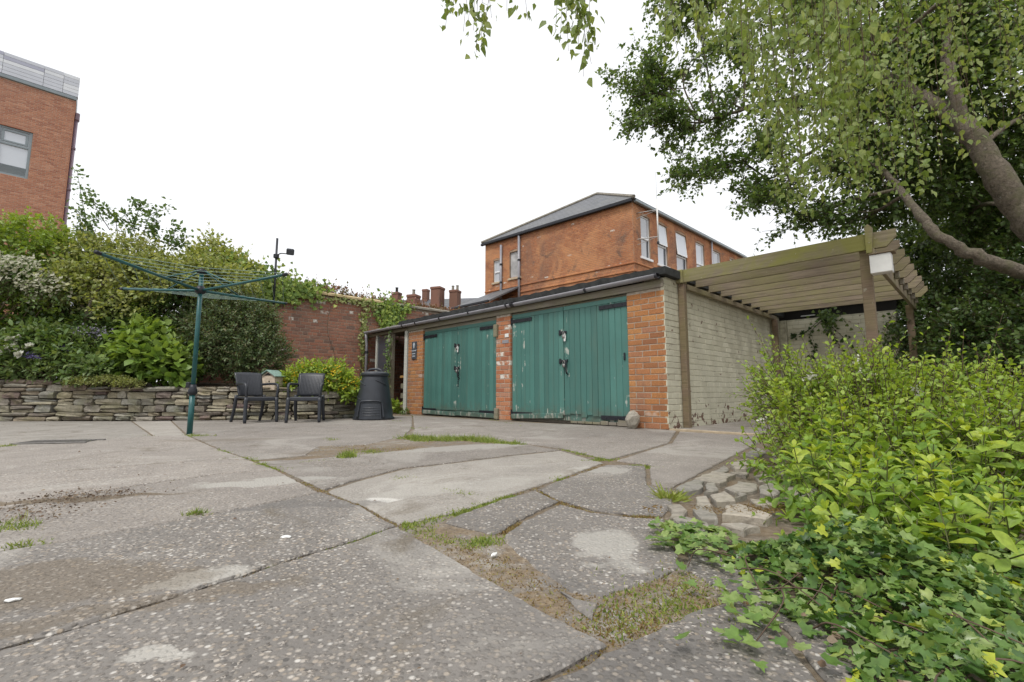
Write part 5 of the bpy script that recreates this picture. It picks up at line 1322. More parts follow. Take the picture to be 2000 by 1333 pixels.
# ------------------------------------------------------------------ chairs
def armchair(loc, rz, label):
    root = thing('garden_chair', label, 'chair', loc, rz, 'dark resin garden chairs')
    w, dpt = 0.235, 0.215
    seat = MB(); v, f = [], []; nx, ny = 8, 6
    for i in range(nx+1):
        for j in range(ny+1):
            x = -w+2*w*i/nx; y = -dpt+2*dpt*j/ny
            v.append((x, y, 0.435-0.018*(1-(x/w)**2)*(1-(y/dpt)**2)+(-.02 if j == 0 else 0)))
    k = len(v); v += [(a, b, c-.03) for a, b, c in v]
    id_ = lambda i, j: i*(ny+1)+j
    for i in range(nx):
        for j in range(ny):
            f += [(id_(i,j), id_(i+1,j), id_(i+1,j+1), id_(i,j+1)), (k+id_(i,j+1), k+id_(i+1,j+1), k+id_(i+1,j), k+id_(i,j))]
    for i in range(nx): f += [(id_(i+1,0), id_(i,0), k+id_(i,0), k+id_(i+1,0)), (id_(i,ny), id_(i+1,ny), k+id_(i+1,ny), k+id_(i,ny))]
    for j in range(ny): f += [(id_(0,j), id_(0,j+1), k+id_(0,j+1), k+id_(0,j)), (id_(nx,j+1), id_(nx,j), k+id_(nx,j), k+id_(nx,j+1))]
    seat.add(v, f); seat.build('seat', 'resin', root, True)
    MB().cbox(-w-.005, w+.005, -dpt-.012, -dpt+.02, 0.36, 0.425, .012).build('apron', 'resin', root)
    bk = MB(); v, f = [], []; nx, nz = 10, 8
    for i in range(nx+1):
        for j in range(nz+1):
            t = j/nz; ww = w*(0.86+0.10*t); x = -ww+2*ww*i/nx
            v.append((x, dpt-.02+.13*t+.035*t*t+0.03*(x/ww)**2*-1+.03, 0.44+.42*t-.012*(x/ww)**2*t))
    k = len(v); v += [(a, b+.016, c) for a, b, c in v]; id_ = lambda i, j: i*(nz+1)+j
    for i in range(nx):
        for j in range(nz): f += [(id_(i,j), id_(i+1,j), id_(i+1,j+1), id_(i,j+1)), (k+id_(i,j+1), k+id_(i+1,j+1), k+id_(i+1,j), k+id_(i,j))]
    for i in range(nx): f += [(id_(i+1,0), id_(i,0), k+id_(i,0), k+id_(i+1,0)), (id_(i,nz), id_(i+1,nz), k+id_(i+1,nz), k+id_(i,nz))]
    for j in range(nz): f += [(id_(0,j), id_(0,j+1), k+id_(0,j+1), k+id_(0,j)), (id_(nx,j+1), id_(nx,j), k+id_(nx,j), k+id_(nx,j+1))]
    bk.add(v, f); bo = bk.build('backrest', 'resin', root, True)
    rib = MB()
    for i in range(1, 18):
        t0 = -1+2*i/18
        for j in range(8):
            pass
        rib.tube([(t0*w*(.88+.09*t), dpt+.008+.13*t+.035*t*t-.03*t0*t0, .455+.39*t) for t in np.linspace(0, 1, 7)], .0045, 4)
    rib.build('weave', 'resin', bo)
    for sx in (-1, 1):
        MB().tube(catmull([(sx*(w+.01), -dpt, .42), (sx*(w+.018), -dpt-.015, .2), (sx*(w+.022), -dpt-.03, 0)], 4), [.032]*4+[.029]*4+[.024], 8).build('leg', 'resin', root, True)
        MB().tube(catmull([(sx*(w-.01), dpt, .46), (sx*(w-.005), dpt+.05, .22), (sx*(w+.0), dpt+.14, 0)], 4), [.030]*4+[.027]*4+[.022], 8).build('leg', 'resin', root, True)
        MB().tube(catmull([(sx*(w+.01), -dpt+.0, .41), (sx*(w+.02), -dpt-.015, .55), (sx*(w+.024), -dpt+.01, .625), (sx*(w+.025), -dpt+.08, .65), (sx*(w+.015), 0.02, .655), (sx*(w-.005), dpt-.02, .65), (sx*(w-.03), dpt+.075, .645)], 4), .021, 8).build('armrest', 'resin', root, True)
    return root
c1 = G(504, 825.0); c2 = G(597, 824.4)
armchair((c1[0]-.05, c1[1]-.02, 0), math.radians(52), 'dark resin armchair turned to the right, left of the pair by the wall')
armchair((c2[0], c2[1]-.0, 0), math.radians(13), 'dark resin armchair facing the yard, right of the pair by the wall')

# ------------------------------------------------------------------ compost bin
cb = G(726, 820); cb = np.array([cb[0], cb[1]+.12, 0])
bn = thing('compost_bin', 'black plastic compost bin with hatch beside the stone wall', 'compost bin', cb, math.radians(-12))
MB().lathe([(.375,0),(.385,.012),(.385,.035),(.36,.05),(.34,.18),(.315,.36),(.285,.55),(.255,.72),(.242,.80),(.235,.815)], 40).build('body', 'bin_plastic', bn, True)
lid = MB().lathe([(.25,.812),(.262,.818),(.264,.865),(.250,.878),(.20,.893),(.16,.90),(0.001,.905)], 40).build('lid', 'bin_plastic', bn, True)
MB().tube(catmull([(-.15,-.02,.885),(-.11,-.02,.935),(0,-.02,.95),(.11,-.02,.935),(.15,-.02,.885)], 5), .022, 8).build('handle', 'bin_plastic', lid, True)
R_at = lambda z: np.interp(z, [.05,.18,.36,.55,.72,.80], [.36,.34,.315,.285,.255,.242])
for k, (a0, a1, z0, z1) in enumerate(((200,262,.74,.64),(192,250,.46,.37),(186,236,.21,.145),(300,350,.74,.64))):
    pts = []
    for t in np.linspace(0, 1, 12):
        a = math.radians(a0+(a1-a0)*t); z = z0+(z1-z0)*t; rr_ = R_at(z)+.004; pts.append((rr_*math.cos(a), rr_*math.sin(a), z))
    MB().tube(pts, [.003]+[.011]*10+[.003], 6).build('rib', 'bin_plastic', bn, True)
ht = MB(); a_ = [math.radians(t) for t in np.linspace(258, 318, 9)]
v = [((R_at(z)+.035)*math.cos(a), (R_at(z)+.035)*math.sin(a), z) for z in (.02, .30) for a in a_]
k = len(v); v += [((R_at(z)-.02)*math.cos(a), (R_at(z)-.02)*math.sin(a), z) for z in (.02, .30) for a in a_]
f = []
for i in range(8): f += [(i, i+1, 9+i+1, 9+i), (9+i, 9+i+1, k+9+i+1, k+9+i)]
f += [(0, 9, k+9, k), (8, k+8, k+17, 17)]
ht.add(v, f); hc = ht.build('hatch', 'bin_plastic', bn)
fr = MB(); P_ = lambda a, z, o=.045: ((R_at(z)+o)*math.cos(math.radians(a)), (R_at(z)+o)*math.sin(math.radians(a)), z)
fr.tube(catmull([P_(252,.03), P_(253,.2), P_(256,.31), P_(264,.345), P_(288,.35), P_(312,.345), P_(320,.31), P_(323,.2), P_(324,.03)], 4), .019, 8).build('hatch_frame', 'bin_plastic', bn, True)
for z in (.09, .135, .18, .225): MB().tube([P_(a, z, .037) for a in range(266, 316, 6)], .006, 5).build('hatch_rib', 'bin_plastic', hc)

# ------------------------------------------------------------------ small wooden bug house on the wall
hb = px(530, 762, 8.75)
bh = thing('insect_house', 'little pale wooden house with green roof standing behind the chairs', 'insect house', (hb[0], hb[1], .55), math.radians(-14))
MB().cbox(-.16, .16, -.11, .11, 0, .25, .006).build('body', 'wood_pale', bh)
gb = MB(); gb.prism([(-.16,.252),(.16,.252),(0,.345)], -.105, .105, Matrix(((1,0,0,0),(0,0,-1,0),(0,1,0,0),(0,0,0,1)))); gb.build('gable', 'wood_pale', bh)
gi = MB(); gi.prism([(-.09,.27),(.09,.27),(0,.325)], .1055, .109, Matrix(((1,0,0,0),(0,0,-1,0),(0,1,0,0),(0,0,0,1)))); gi.build('nest_opening', 'dark', bh)
for sx in (-1, 1):
    tm_ = Matrix.Translation((0, 0, .375)) @ Matrix.Rotation(sx*math.radians(31), 4, 'Y')
    MB().cbox(min(0, sx*.235), max(0, sx*.235), -.15, .15, -.014, .004, .003, tm_).build('roof_panel', 'roof_green', bh)
MB().lathe([(.014, 0), (.014, .004)], 8, (.02, 0, 0)).build('hole', 'dark', bh).matrix_local = Matrix.Translation((0.02, -.1125, .16)) @ Matrix.Rotation(math.pi/2, 4, 'X')

# ------------------------------------------------------------------ rotary clothes dryer
rp = G(370, 848)
rd = thing('rotary_dryer', 'green metal rotary clothes dryer standing open in the yard', 'clothes dryer', rp)
lean = np.array([0.0, 0, 1])
MB().tube([(0, 0, -.02), (0, 0, .50)], .031, 12).build('ground_tube', 'green_metal', rd, True)
MB().tube([(0, 0, .46), (0, 0, 2.04)], .026, 12).build('pole', 'green_metal', rd, True)
MB().lathe([(.036,.47),(.05,.49),(.05,.53),(.038,.56),(.036,.60)], 12).build('collar', 'iron', rd, True)
MB().cbox(-.085, -.03, -.02, .02, .56, .63, .01).build('crank', 'iron', rd)
MB().lathe([(.035,1.74),(.06,1.76),(.06,1.80),(.035,1.84)], 12).build('lower_hub', 'iron', rd, True)
MB().lathe([(.03,2.0),(.055,2.01),(.055,2.05),(.02,2.06)], 12).build('upper_hub', 'iron', rd, True)
ends = []
for ang, ln, ze in ((-92, 1.41, 1.84), (-21, 1.41, 1.86), (163, 1.41, 1.90), (73, 1.41, 1.88)):
    a = math.radians(ang); e = np.array([math.cos(a)*ln, math.sin(a)*ln, ze]); s0 = np.array([math.cos(a)*.04, math.sin(a)*.04, 1.785]); ends.append((s0, e))
    am_ = MB().tube([s0, (s0+e)/2+[0, 0, -.004], e], .017, 8).build('arm', 'green_metal', rd, True)
    d_ = (e-s0)/np.linalg.norm(e-s0)
    MB().tube([e-d_*.03, e+d_*.02], .021, 8).build('arm_end', 'iron', am_, True)
    mid = s0+(e-s0)*.40; MB().tube([(math.cos(a)*.04, math.sin(a)*.04, 2.03), mid], .009, 6).build('stay', 'green_metal', rd, True)
ordr = [0, 1, 3, 2]
for k in range(6):
    t = .32+.13*k
    for i in range(4):
        a, b = ends[ordr[i]], ends[ordr[(i+1) % 4]]; p0 = a[0]+(a[1]-a[0])*t; p1 = b[0]+(b[1]-b[0])*t
        MB().tube([p0+[0,0,.02], (p0+p1)/2+[0, 0, -.025*t], p1+[0,0,.02]], .0025, 4).build('washing_line', 'line_plastic', rd)
for k in range(4):
    pass

# ------------------------------------------------------------------ big tree at the right
def tree_crown(root, base, limbs, lobes, seed, leafmat, size, ntw, tl, nl, tm, limbmat='bark', droop=.15, up=.15, wid=1.15, rmin=.25, sub=9):
    g = np.random.default_rng(seed); lv, tw = Leaves(), Twigs()
    nodes = []
    for name, pts, r0, r1 in limbs:
        c = catmull(pts, 7); c = [np.array(p)+(g.normal(size=3)*.012 if 0 < i < len(c)-1 else 0) for i, p in enumerate(c)]
        rr_ = np.linspace(r0, r1, len(c))*(1+.06*g.normal(size=len(c)))
        MB().tube(c, list(rr_), 12).build(name, limbmat, root, True, off=base); nodes += [(p, r_) for p, r_ in zip(c, rr_)]
    NP = np.array([p for p, _ in nodes]); bb = MB(); NB = []
    for l in lobes:                                     # a branch from the nearest limb to each part of the crown, then side branches
        c = np.array(l[:3]); i = int(np.argmin(np.linalg.norm(NP-c, axis=1)+.6*np.maximum(0, NP[:, 2]-c[2]))); p = NP[i]
        m_ = (p+c)/2+[0, 0, .12*np.linalg.norm(c-p)]+g.normal(size=3)*.08; pts = catmull([p, m_, c], 6); r0 = min(.045, .35*nodes[i][1]+.012)
        bb.tube(pts, list(np.linspace(r0, .012, len(pts))), 7)
        for k in range(sub):
            e = c+sphere(g, 1)[0]*np.array(l[3:6])*(.75+.3*g.random()); q = pts[int(len(pts)*(.35+.6*g.random()))]
            w_ = (q+e)/2+g.normal(size=3)*.10+[0, 0, .05]; path = catmull([q, w_, e], 4); bb.tube(path, list(np.linspace(.011, .004, len(path))), 4); NB += path[2:]
    bb.build('branches', limbmat, root, True, off=base)
    S, Dd = ell(g, lobes, ntw, rmin, -1.1); NBa = np.array(NB)
    k = int(len(S)*.5); idx = g.integers(0, len(NBa), k); S[:k] = NBa[idx]+g.normal(size=(k, 3))*.07     # half of the twigs sit on the side branches
    dirs = Dd+np.array([0, 0, up])+g.normal(size=S.shape)*.55
    grow(g, lv, tw, S, dirs, tl*(.5+g.random(len(S))), nl, size, tm, twr=.004, droop=droop, wid=wid, flat=.8)
    lv.build('crown', leafmat, root, base); tw.build('twigs', limbmat, root, base)
TB = np.array([8.55, 6.3, -0.02])
bt = thing('plum_tree', 'large leaning tree with dense dark green crown over the pergola', 'tree', TB)
trunk = [TB, (8.35, 6.3, 1.2), px(2045,480,6.4), px(1975,385,6.45), px(1905,275,6.5), px(1870,232,6.6), px(1790,185,6.9), px(1720,140,7.2), px(1640,60,7.5)]
limb1 = [(8.3, 6.3, 1.3), px(2060,548,6.25), px(1985,530,6.3), px(1905,500,6.4), px(1830,455,6.6), px(1780,400,6.9), px(1720,330,7.3), px(1640,280,7.8)]
limb2 = [px(1880,240,6.55), px(1855,150,6.5), px(1850,60,6.6), px(1880,-60,6.8)]
limb3 = [px(1720,140,7.2), px(1600,180,7.9), px(1470,210,8.4), px(1370,240,8.8)]
limb4 = [px(1780,190,6.9), px(1700,230,7.6), px(1580,300,8.4), px(1500,350,9.0)]
LB = [(1230,190,9.0,.75,.7,.5),(1270,250,9.0,.7,.7,.45),(1250,130,9.0,.55,.6,.5),(1340,130,8.8,.9,.8,.8),(1360,260,8.8,.95,.8,.6),(1350,340,9.0,.6,.7,.34),(1440,190,8.5,1.0,.9,.9),(1450,310,8.6,.9,.8,.55),(1470,400,8.8,.6,.7,.38),(1540,240,8.2,1.0,.9,.9),(1560,360,8.3,.85,.8,.5),(1570,440,8.6,.7,.7,.28),(1420,60,8.6,.9,.8,.6),(1530,90,8.2,1.0,.9,.8),(1650,330,7.8,.9,.8,.6),(1640,200,7.6,.9,.8,.7),(1680,430,8.0,.8,.7,.35),(1640,80,7.6,.9,.8,.7),(1740,270,7.5,.8,.8,.6),(1750,120,7.3,.8,.8,.7),(1760,380,7.8,.8,.7,.5),(1850,330,7.6,.8,.7,.6),(1850,180,7.2,.8,.8,.7),(1850,60,7.0,.8,.8,.6),(1950,150,7.0,.9,.8,.7),(1960,300,7.4,.8,.7,.6),(1960,40,6.9,.9,.8,.6),(1880,430,8.2,.9,.7,.5),(1980,430,8.2,.9,.7,.55),(2060,240,7.0,.9,.8,.8),(2080,400,7.6,.9,.8,.6),(1340,-20,8.8,.8,.8,.7),(1600,-60,7.8,1.1,.9,.8),(1800,-60,7.2,1.0,.9,.7)]
tree_crown(bt, TB, [('trunk', trunk, .235, .06), ('limb', limb1, .12, .03), ('limb', limb2, .10, .03), ('limb', limb3, .06, .02), ('limb', limb4, .06, .02)], [lobe(*l) for l in LB], 71, 'leaf_tree', .088, 13000, .26, 6, T_KITE)
# second trunk standing in the evergreen hedge
t2 = D(1948, 740, 9.3); T2 = np.array([t2[0], t2[1], -.02])
ht_ = thing('holly_tree', 'dark trunked evergreen tree standing in the hedge behind the pergola', 'tree', T2)
tree_crown(ht_, T2, [('trunk', [T2, D(1948,690,9.3), D(1945,600,9.3), D(1952,520,9.35), D(1940,430,9.4), D(1950,330,9.4)], .17, .08), ('limb', [D(1946,600,9.3), D(1990,560,9.4), D(2030,540,9.5)], .07, .03)], [lobe(*l) for l in [(1880,500,9.6,1.0,.7,.5),(1980,480,9.6,.9,.7,.5),(1850,570,9.5,.8,.6,.45),(2010,600,9.4,.7,.6,.55),(1900,410,9.7,1.0,.7,.5),(1800,480,9.8,.8,.6,.45),(1760,520,10,.7,.6,.4)]], 72, 'leaf_dark', .085, 2300, .22, 6, T_KITE, 'bark_dark')
# evergreen hedge
def WLb(X, Y, z, rx, ry, rz): p = W(X, Y); return (p[0], p[1], z, rx, ry, rz)
shrub('evergreen_hedge', 'dense dark evergreen hedge on the right behind the pergola post', 'hedge', W(2.9, 5.6, 0), [WLb(2.5,6.3,.8,.75,.75,.9), WLb(2.1,6.5,1.9,.7,.7,.8), WLb(2.9,5.4,.7,.7,.7,.75), WLb(2.9,5.9,1.9,.8,.8,.9), WLb(3.4,4.6,.8,.75,.75,.8), WLb(3.6,4.9,1.8,.8,.8,.8), WLb(3.5,3.6,.55,.7,.7,.65), WLb(3.9,4.0,1.25,.8,.8,.6), WLb(2.6,6.9,2.7,.9,.8,.5), WLb(3.7,5.6,2.6,.9,.8,.5), WLb(4.4,3.6,.9,.8,.8,.8), WLb(4.6,4.6,2.1,.8,.8,.7), WLb(2.0,7.4,1.2,.9,.8,1.3), WLb(2.45,4.7,.6,.5,.5,.6), WLb(2.35,4.9,1.5,.5,.5,.55), WLb(2.75,3.9,.5,.45,.45,.5), WLb(2.9,4.1,1.3,.5,.5,.5)], 10500, 'leaf_dark', .07, T_KITE, .2, 6, .35, .55, 73, wid=1.25, long_=.03)
wall_tr = Leaves(); g = np.random.default_rng(74)         # sparse climber on the painted end wall
iv = thing('climbing_stems', 'sparse dark ivy trails on the shaded painted wall', 'ivy', W(1.6, 5.17, 0.0)); tw = Twigs()
for path in ([(1.62,.0),(1.5,.8),(1.3,1.3),(1.0,1.75),(.75,2.02)], [(1.45,.95),(1.15,1.25),(.9,1.75),(.82,2.0)], [(.8,2.0),(.55,1.7),(.62,1.35),(.5,1.15),(.72,.98)], [(.75,2.0),(.45,1.75),(.2,1.7)]):
    pts = [W(a, 5.17, b) for a, b in path]; c = catmull(pts, 8); tw.path(c, .008, .004)
    c = np.array(c[6:]); idx = g.integers(0, len(c), 34); P = c[idx]+g.normal(size=(34, 3))*.03-GY*.02
    wall_tr.add(P, g.normal(size=(34, 3))*[1, 1, .6]+[0, 0, -.7], -GY+g.normal(size=(34, 3))*.4, .07*(.5+.7*g.random(34)), g.random(34)*.5, T_IVY)
c0 = W(.95, 5.12, 1.95); P = c0+g.normal(size=(120, 3))*[.14, .1, .14]; wall_tr.add(P, g.normal(size=(120, 3))+[0, 0, -.6], -GY+g.normal(size=(120, 3))*.5, .07, .4+.5*g.random(120), T_IVY)
wall_tr.build('foliage', 'leaf_dark', iv, iv.location); tw.build('stem', 'bark_dark', iv, iv.location)

# ------------------------------------------------------------------ weeping birch reaching over the yard
BB = np.array([5.2, 1.9, -.02])
bi = thing('birch_tree', 'weeping birch with pale green leaves on long hanging strands', 'tree', BB)
g = np.random.default_rng(81); lv, tw = Leaves(), Twigs(); bb = MB()
MB().tube(catmull([BB, (5.15, 1.95, 2.2), (4.9, 2.2, 4.2), (4.6, 2.5, 6.0), (4.4, 2.7, 7.5)], 7), list(np.linspace(.19, .07, 29)), 14).build('trunk', 'bark', bi, True, off=BB)
arms = [[(4.9,2.2,4.2),(4.2,3.0,5.1),(3.2,4.0,5.3),(2.3,4.6,5.0)], [(4.85,2.25,4.5),(3.8,2.9,5.4),(2.4,3.4,5.6),(1.0,3.6,5.3),(-.2,3.6,4.9)], [(4.9,2.2,4.0),(4.6,3.4,4.9),(4.2,4.6,5.1),(3.7,5.4,4.9)], [(4.7,2.4,5.2),(3.6,2.4,5.8),(2.6,2.2,5.6),(1.6,2.0,5.0)], [(4.9,2.2,4.0),(5.0,3.4,4.8),(5.0,4.6,5.0),(4.8,5.4,4.9)]]
AP = []
for a in arms:
    c = catmull(a, 8); bb.tube(c, list(np.linspace(.06, .016, len(c))), 8); AP += c
bb.build('branches', 'bark', bi, True, off=BB); AP = np.array(AP)
def strand(topx, topy, depth, bottom_y, dens=1.0, size=.055):
    """a hanging shoot: starts on a branch overhead and falls to the height seen in the photograph"""
    e = D(topx, bottom_y, depth); i = int(np.argmin(np.linalg.norm(AP[:, :2]-e[:2], axis=1))); s0 = AP[i]
    t0 = np.array([e[0]+g.normal()*.05, e[1]+g.normal()*.05, max(s0[2]-.25, e[2]+.3)])
    pts = np.array(catmull([s0, (s0+t0)/2+[0, 0, .12], t0, (t0+e)/2+np.append(g.normal(size=2)*.04, 0), e], 9)); tw.path(pts, .0045, .0018)
    seg_ = np.linalg.norm(np.diff(pts, axis=0), axis=1); tot = seg_.sum(); n_ = int(tot/.030*dens)
    cs = np.concatenate([[0], np.cumsum(seg_)]); s_ = tot*(.12+.88*g.random(n_)); P = np.stack([np.interp(s_, cs, pts[:, k]) for k in range(3)], 1)
    side = g.normal(size=(n_, 3)); side[:, 2] = -abs(side[:, 2])-.8; P += g.normal(size=(n_, 3))*.045
    nrm = g.normal(size=(n_, 3)); nrm[:, 2] *= .5; nrm[:, 1] -= .5
    lv.add(P, side, nrm, size*(.6+.65*g.random(n_)), np.clip(g.random()*.35+.65*g.random(n_), 0, .999), T_BIRCH, 1.0)
def env(x): return np.interp(x, [1270,1380,1445,1480,1520,1580,1640,1700,1780,1850,1950,2050,2100], [50,95,140,330,420,450,385,400,400,340,335,260,240])
for k in range(120):
    x = np.clip(1600+130*g.normal(), 1300, 2080) if g.random() < .62 else 1300+780*g.random(); yb = env(x)*(.25+.75*g.random()**.6)
    strand(x, 0, 3.4+1.8*g.random(), yb, .85, .062)
for x, yb, d in ((1300,95,3.2),(1330,150,3.4),(1370,170,3.3),(1660,110,2.1),(1640,60,2.0),(1690,140,2.2),(1610,70,2.3),(1400,60,2.6),(1450,110,2.5),(1560,90,2.4)): strand(x, 0, d, yb, 1.0)
for x, yb, d in ((870,55,3.4),(905,62,3.4),(930,102,3.4),(945,70,3.3),(915,40,3.5),(960,35,3.4),(990,22,3.4),(1030,40,3.5),(885,30,3.5),(940,95,3.45),(925,60,3.45),(1085,60,3.5),(1110,100,3.4),(1130,95,3.4),(1140,150,3.4),(1120,70,3.5),(1155,125,3.4),(1095,80,3.5),(1145,60,3.45),(1125,40,3.4),(1150,90,3.4)): strand(x, 0, d, yb, .85, .072)
lv.build('crown', 'leaf_birch', bi, BB); tw.build('twigs', 'twig', bi, BB)

# ------------------------------------------------------------------ shrubs and ivy in the right foreground
FS = [lobe(1640,795,3.3,.48,.42,.24), lobe(1555,790,3.25,.22,.3,.28), lobe(1518,765,3.3,.13,.18,.24), lobe(1690,745,3.1,.2,.2,.16), lobe(1880,765,2.9,.3,.25,.14), lobe(1590,850,3.2,.26,.3,.2), lobe(1720,820,2.9,.5,.42,.26), lobe(1800,830,3.0,.55,.45,.22), lobe(1920,830,2.9,.5,.45,.22), lobe(1640,900,2.7,.42,.4,.22), lobe(1780,900,2.6,.5,.4,.25), lobe(1900,920,2.4,.45,.4,.25), lobe(2010,880,2.6,.5,.4,.3), lobe(1720,960,2.4,.38,.35,.22)]
rt, g, S, Dd = shrub('spiraea_shrub', 'light green small leaved shrub with few white flowers at right front', 'shrub', (2.3, 2.9, 0), FS, 3000, 'leaf_shrub', .032, T_OBOV, .15, 9, .75, .30, 91, long_=.10, wid=1.25, spread=.75)
P = np.array([px(1578,738,3.1), px(1590,733,3.1), px(1584,741,3.1), px(1490,820,3.2), px(1672,706,3.0), px(1712,730,2.9), px(1790,762,2.7), px(1800,756,2.7), px(1795,770,2.65), px(1900,765,2.7), px(1935,768,2.7), px(1972,812,2.5), px(1820,748,2.8), px(1680,728,3.0), px(1700,735,2.9)])
P = np.repeat(P, 9, 0)+g.normal(size=(len(P)*9, 3))*.012; blooms(rt, g, P, 'petal_white', .012, 5)
tw = Twigs(); lv = Leaves()                              # young upright shoots along the top
for k in range(46):
    x = 1490+540*g.random(); d = 2.6+.7*g.random(); b = D(x, 800+50*g.random(), d); t = b+np.array([g.normal()*.06, g.normal()*.06, .10+.14*g.random()]); pts = catmull([b, (b+t)/2+g.normal(size=3)*.01, t], 6); tw.path(pts, .0025, .0015)
    for p in pts[2:]:
        n_ = 5; a = g.random(n_)*6.28; dd_ = np.stack([np.cos(a), np.sin(a), .7+.3*g.random(n_)], 1); lv.add(np.repeat(np.array(p)[None], n_, 0), dd_, np.array([0, 0, 1])+g.normal(size=(n_, 3))*.4, .034*(.6+.6*g.random(n_)), .55+.44*g.random(n_), T_OVAL, 1.2)
lv.build('young_shoots', 'leaf_shrub', rt, rt.location); tag(tw.build('shoot_stems', 'stem_green', rt, rt.location), kind='stuff')
# broad leaved shrub with whorls of larger leaves
BL = [lobe(1620,1000,2.05,.26,.28,.22), lobe(1740,1010,1.95,.34,.32,.22), lobe(1850,1010,1.9,.34,.32,.24), lobe(1960,980,1.95,.36,.34,.28), lobe(1590,935,2.5,.20,.25,.2), lobe(1700,1080,1.7,.26,.26,.2), lobe(1640,1055,1.8,.20,.2,.16), lobe(1790,1125,1.5,.22,.18,.17), lobe(1900,1150,1.42,.22,.18,.16), lobe(1990,1130,1.45,.25,.2,.2), lobe(1900,1090,1.7,.34,.28,.2), lobe(1830,930,2.2,.4,.35,.2), lobe(1690,900,2.4,.3,.3,.2), lobe(1950,880,2.2,.35,.3,.22)]
g = np.random.default_rng(92); base = np.array([2.0, 1.95, 0]); rt = thing('choisya_shrub', 'shrub with whorls of broad yellow green leaves at lower right', 'shrub', base)
lv, tw, st = Leaves(), Twigs(), MB(); S, Dd = ell(g, BL, 720, .25, -.7)
for s0, d0 in zip(S, Dd):
    d_ = _n((d0*.8+[0, -.1, .65]+g.normal(size=3)*.4)[None])[0]; ln = .07+.13*g.random(); e = s0+d_*ln; tw.add(s0-d_*.06, e, .003, .002)
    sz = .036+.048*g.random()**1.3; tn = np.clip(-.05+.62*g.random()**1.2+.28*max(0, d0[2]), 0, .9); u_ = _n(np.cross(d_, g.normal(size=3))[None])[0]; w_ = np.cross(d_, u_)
    nodes_ = 3+int(ln > .13)
    for lev in range(nodes_):
        t = (lev+1)/nodes_; ph = lev*1.57+.3*g.normal(); last = lev == nodes_-1; nn = 4 if last else 2
        a = ph+2*math.pi*np.arange(nn)/nn+.2*g.normal(size=nn); el = .25+.55*t+(.5 if last else 0)
        dd_ = np.outer(np.cos(a), u_)+np.outer(np.sin(a), w_)+d_*el+g.normal(size=(nn, 3))*.12+[0, 0, -.12]
        lv.add(np.repeat((s0+d_*ln*t)[None], nn, 0), dd_, d_*.8+[0, 0, .5]+g.normal(size=(nn, 3))*.25, sz*(1.1-.35*t-(.25 if last else 0))*(.75+.45*g.random(nn)), np.clip(tn+.22*t+.1*g.normal(size=nn), 0, .99), T_OBOV, 1.05+.25*g.random(nn))
for l in BL:
    c = np.array(l[:3]); m_ = (base+c)/2+(g.random(3)-.5)*.1; st.tube(catmull([base+(g.random(3)-.5)*[.2, .2, 0], m_, c], 4), list(np.linspace(.012, .005, 9)), 5)
    for k in range(6):
        e = c+sphere(g, 1)[0]*np.array(l[3:6])*.8; st.tube(catmull([m_, (m_+e)/2, e], 3), list(np.linspace(.006, .002, 7)), 4)
st.build('stem', 'twig', rt, True, off=base); lv.build('foliage', 'leaf_broad', rt, base); tw.build('twigs', 'stem_green', rt, base)
# ivy ground cover
g = np.random.default_rng(93); IVE = [(1400,1085),(1450,1062),(1540,1062),(1640,1070),(1900,1075),(2150,1060),(2150,1600),(1800,1600),(1710,1390),(1650,1300),(1590,1250),(1530,1205),(1490,1160),(1440,1120)]
ipoly = np.array([G(*p)[:2] for p in IVE])
def inside(P, poly):
    x, y = P[:, 0], P[:, 1]; r_ = np.zeros(len(P), bool); j = len(poly)-1
    for i in range(len(poly)):
        xi, yi, xj, yj = *poly[i], *poly[j]
        r_ ^= ((yi > y) != (yj > y)) & (x < (xj-xi)*(y-yi)/(yj-yi+1e-12)+xi); j = i
    return r_
lo, hi_ = ipoly.min(0), ipoly.max(0); P = lo+(hi_-lo)*g.random((19000, 2)); P = P[inside(P, ipoly)]
edge = np.min([np.linalg.norm(P-(a+(b-a)*np.clip(((P-a)@(b-a))/((b-a)@(b-a)), 0, 1)[:, None]), axis=1) for a, b in zip(ipoly, np.roll(ipoly, -1, 0))], axis=0)
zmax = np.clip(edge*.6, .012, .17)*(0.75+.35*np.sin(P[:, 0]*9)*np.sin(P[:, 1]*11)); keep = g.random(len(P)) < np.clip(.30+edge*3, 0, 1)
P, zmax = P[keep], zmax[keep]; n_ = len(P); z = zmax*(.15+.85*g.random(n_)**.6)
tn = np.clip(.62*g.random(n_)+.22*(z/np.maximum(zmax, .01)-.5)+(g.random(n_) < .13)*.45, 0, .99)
lv = Leaves(); a = g.random(n_)*6.28
lv.add(np.column_stack([P, z]), np.column_stack([np.cos(a), np.sin(a), -.25+.5*g.random(n_)]), np.array([0, -.3, 1])+g.normal(size=(n_, 3))*.75, .010+.030*g.random(n_)**1.6, tn, T_IVY, 1.0)
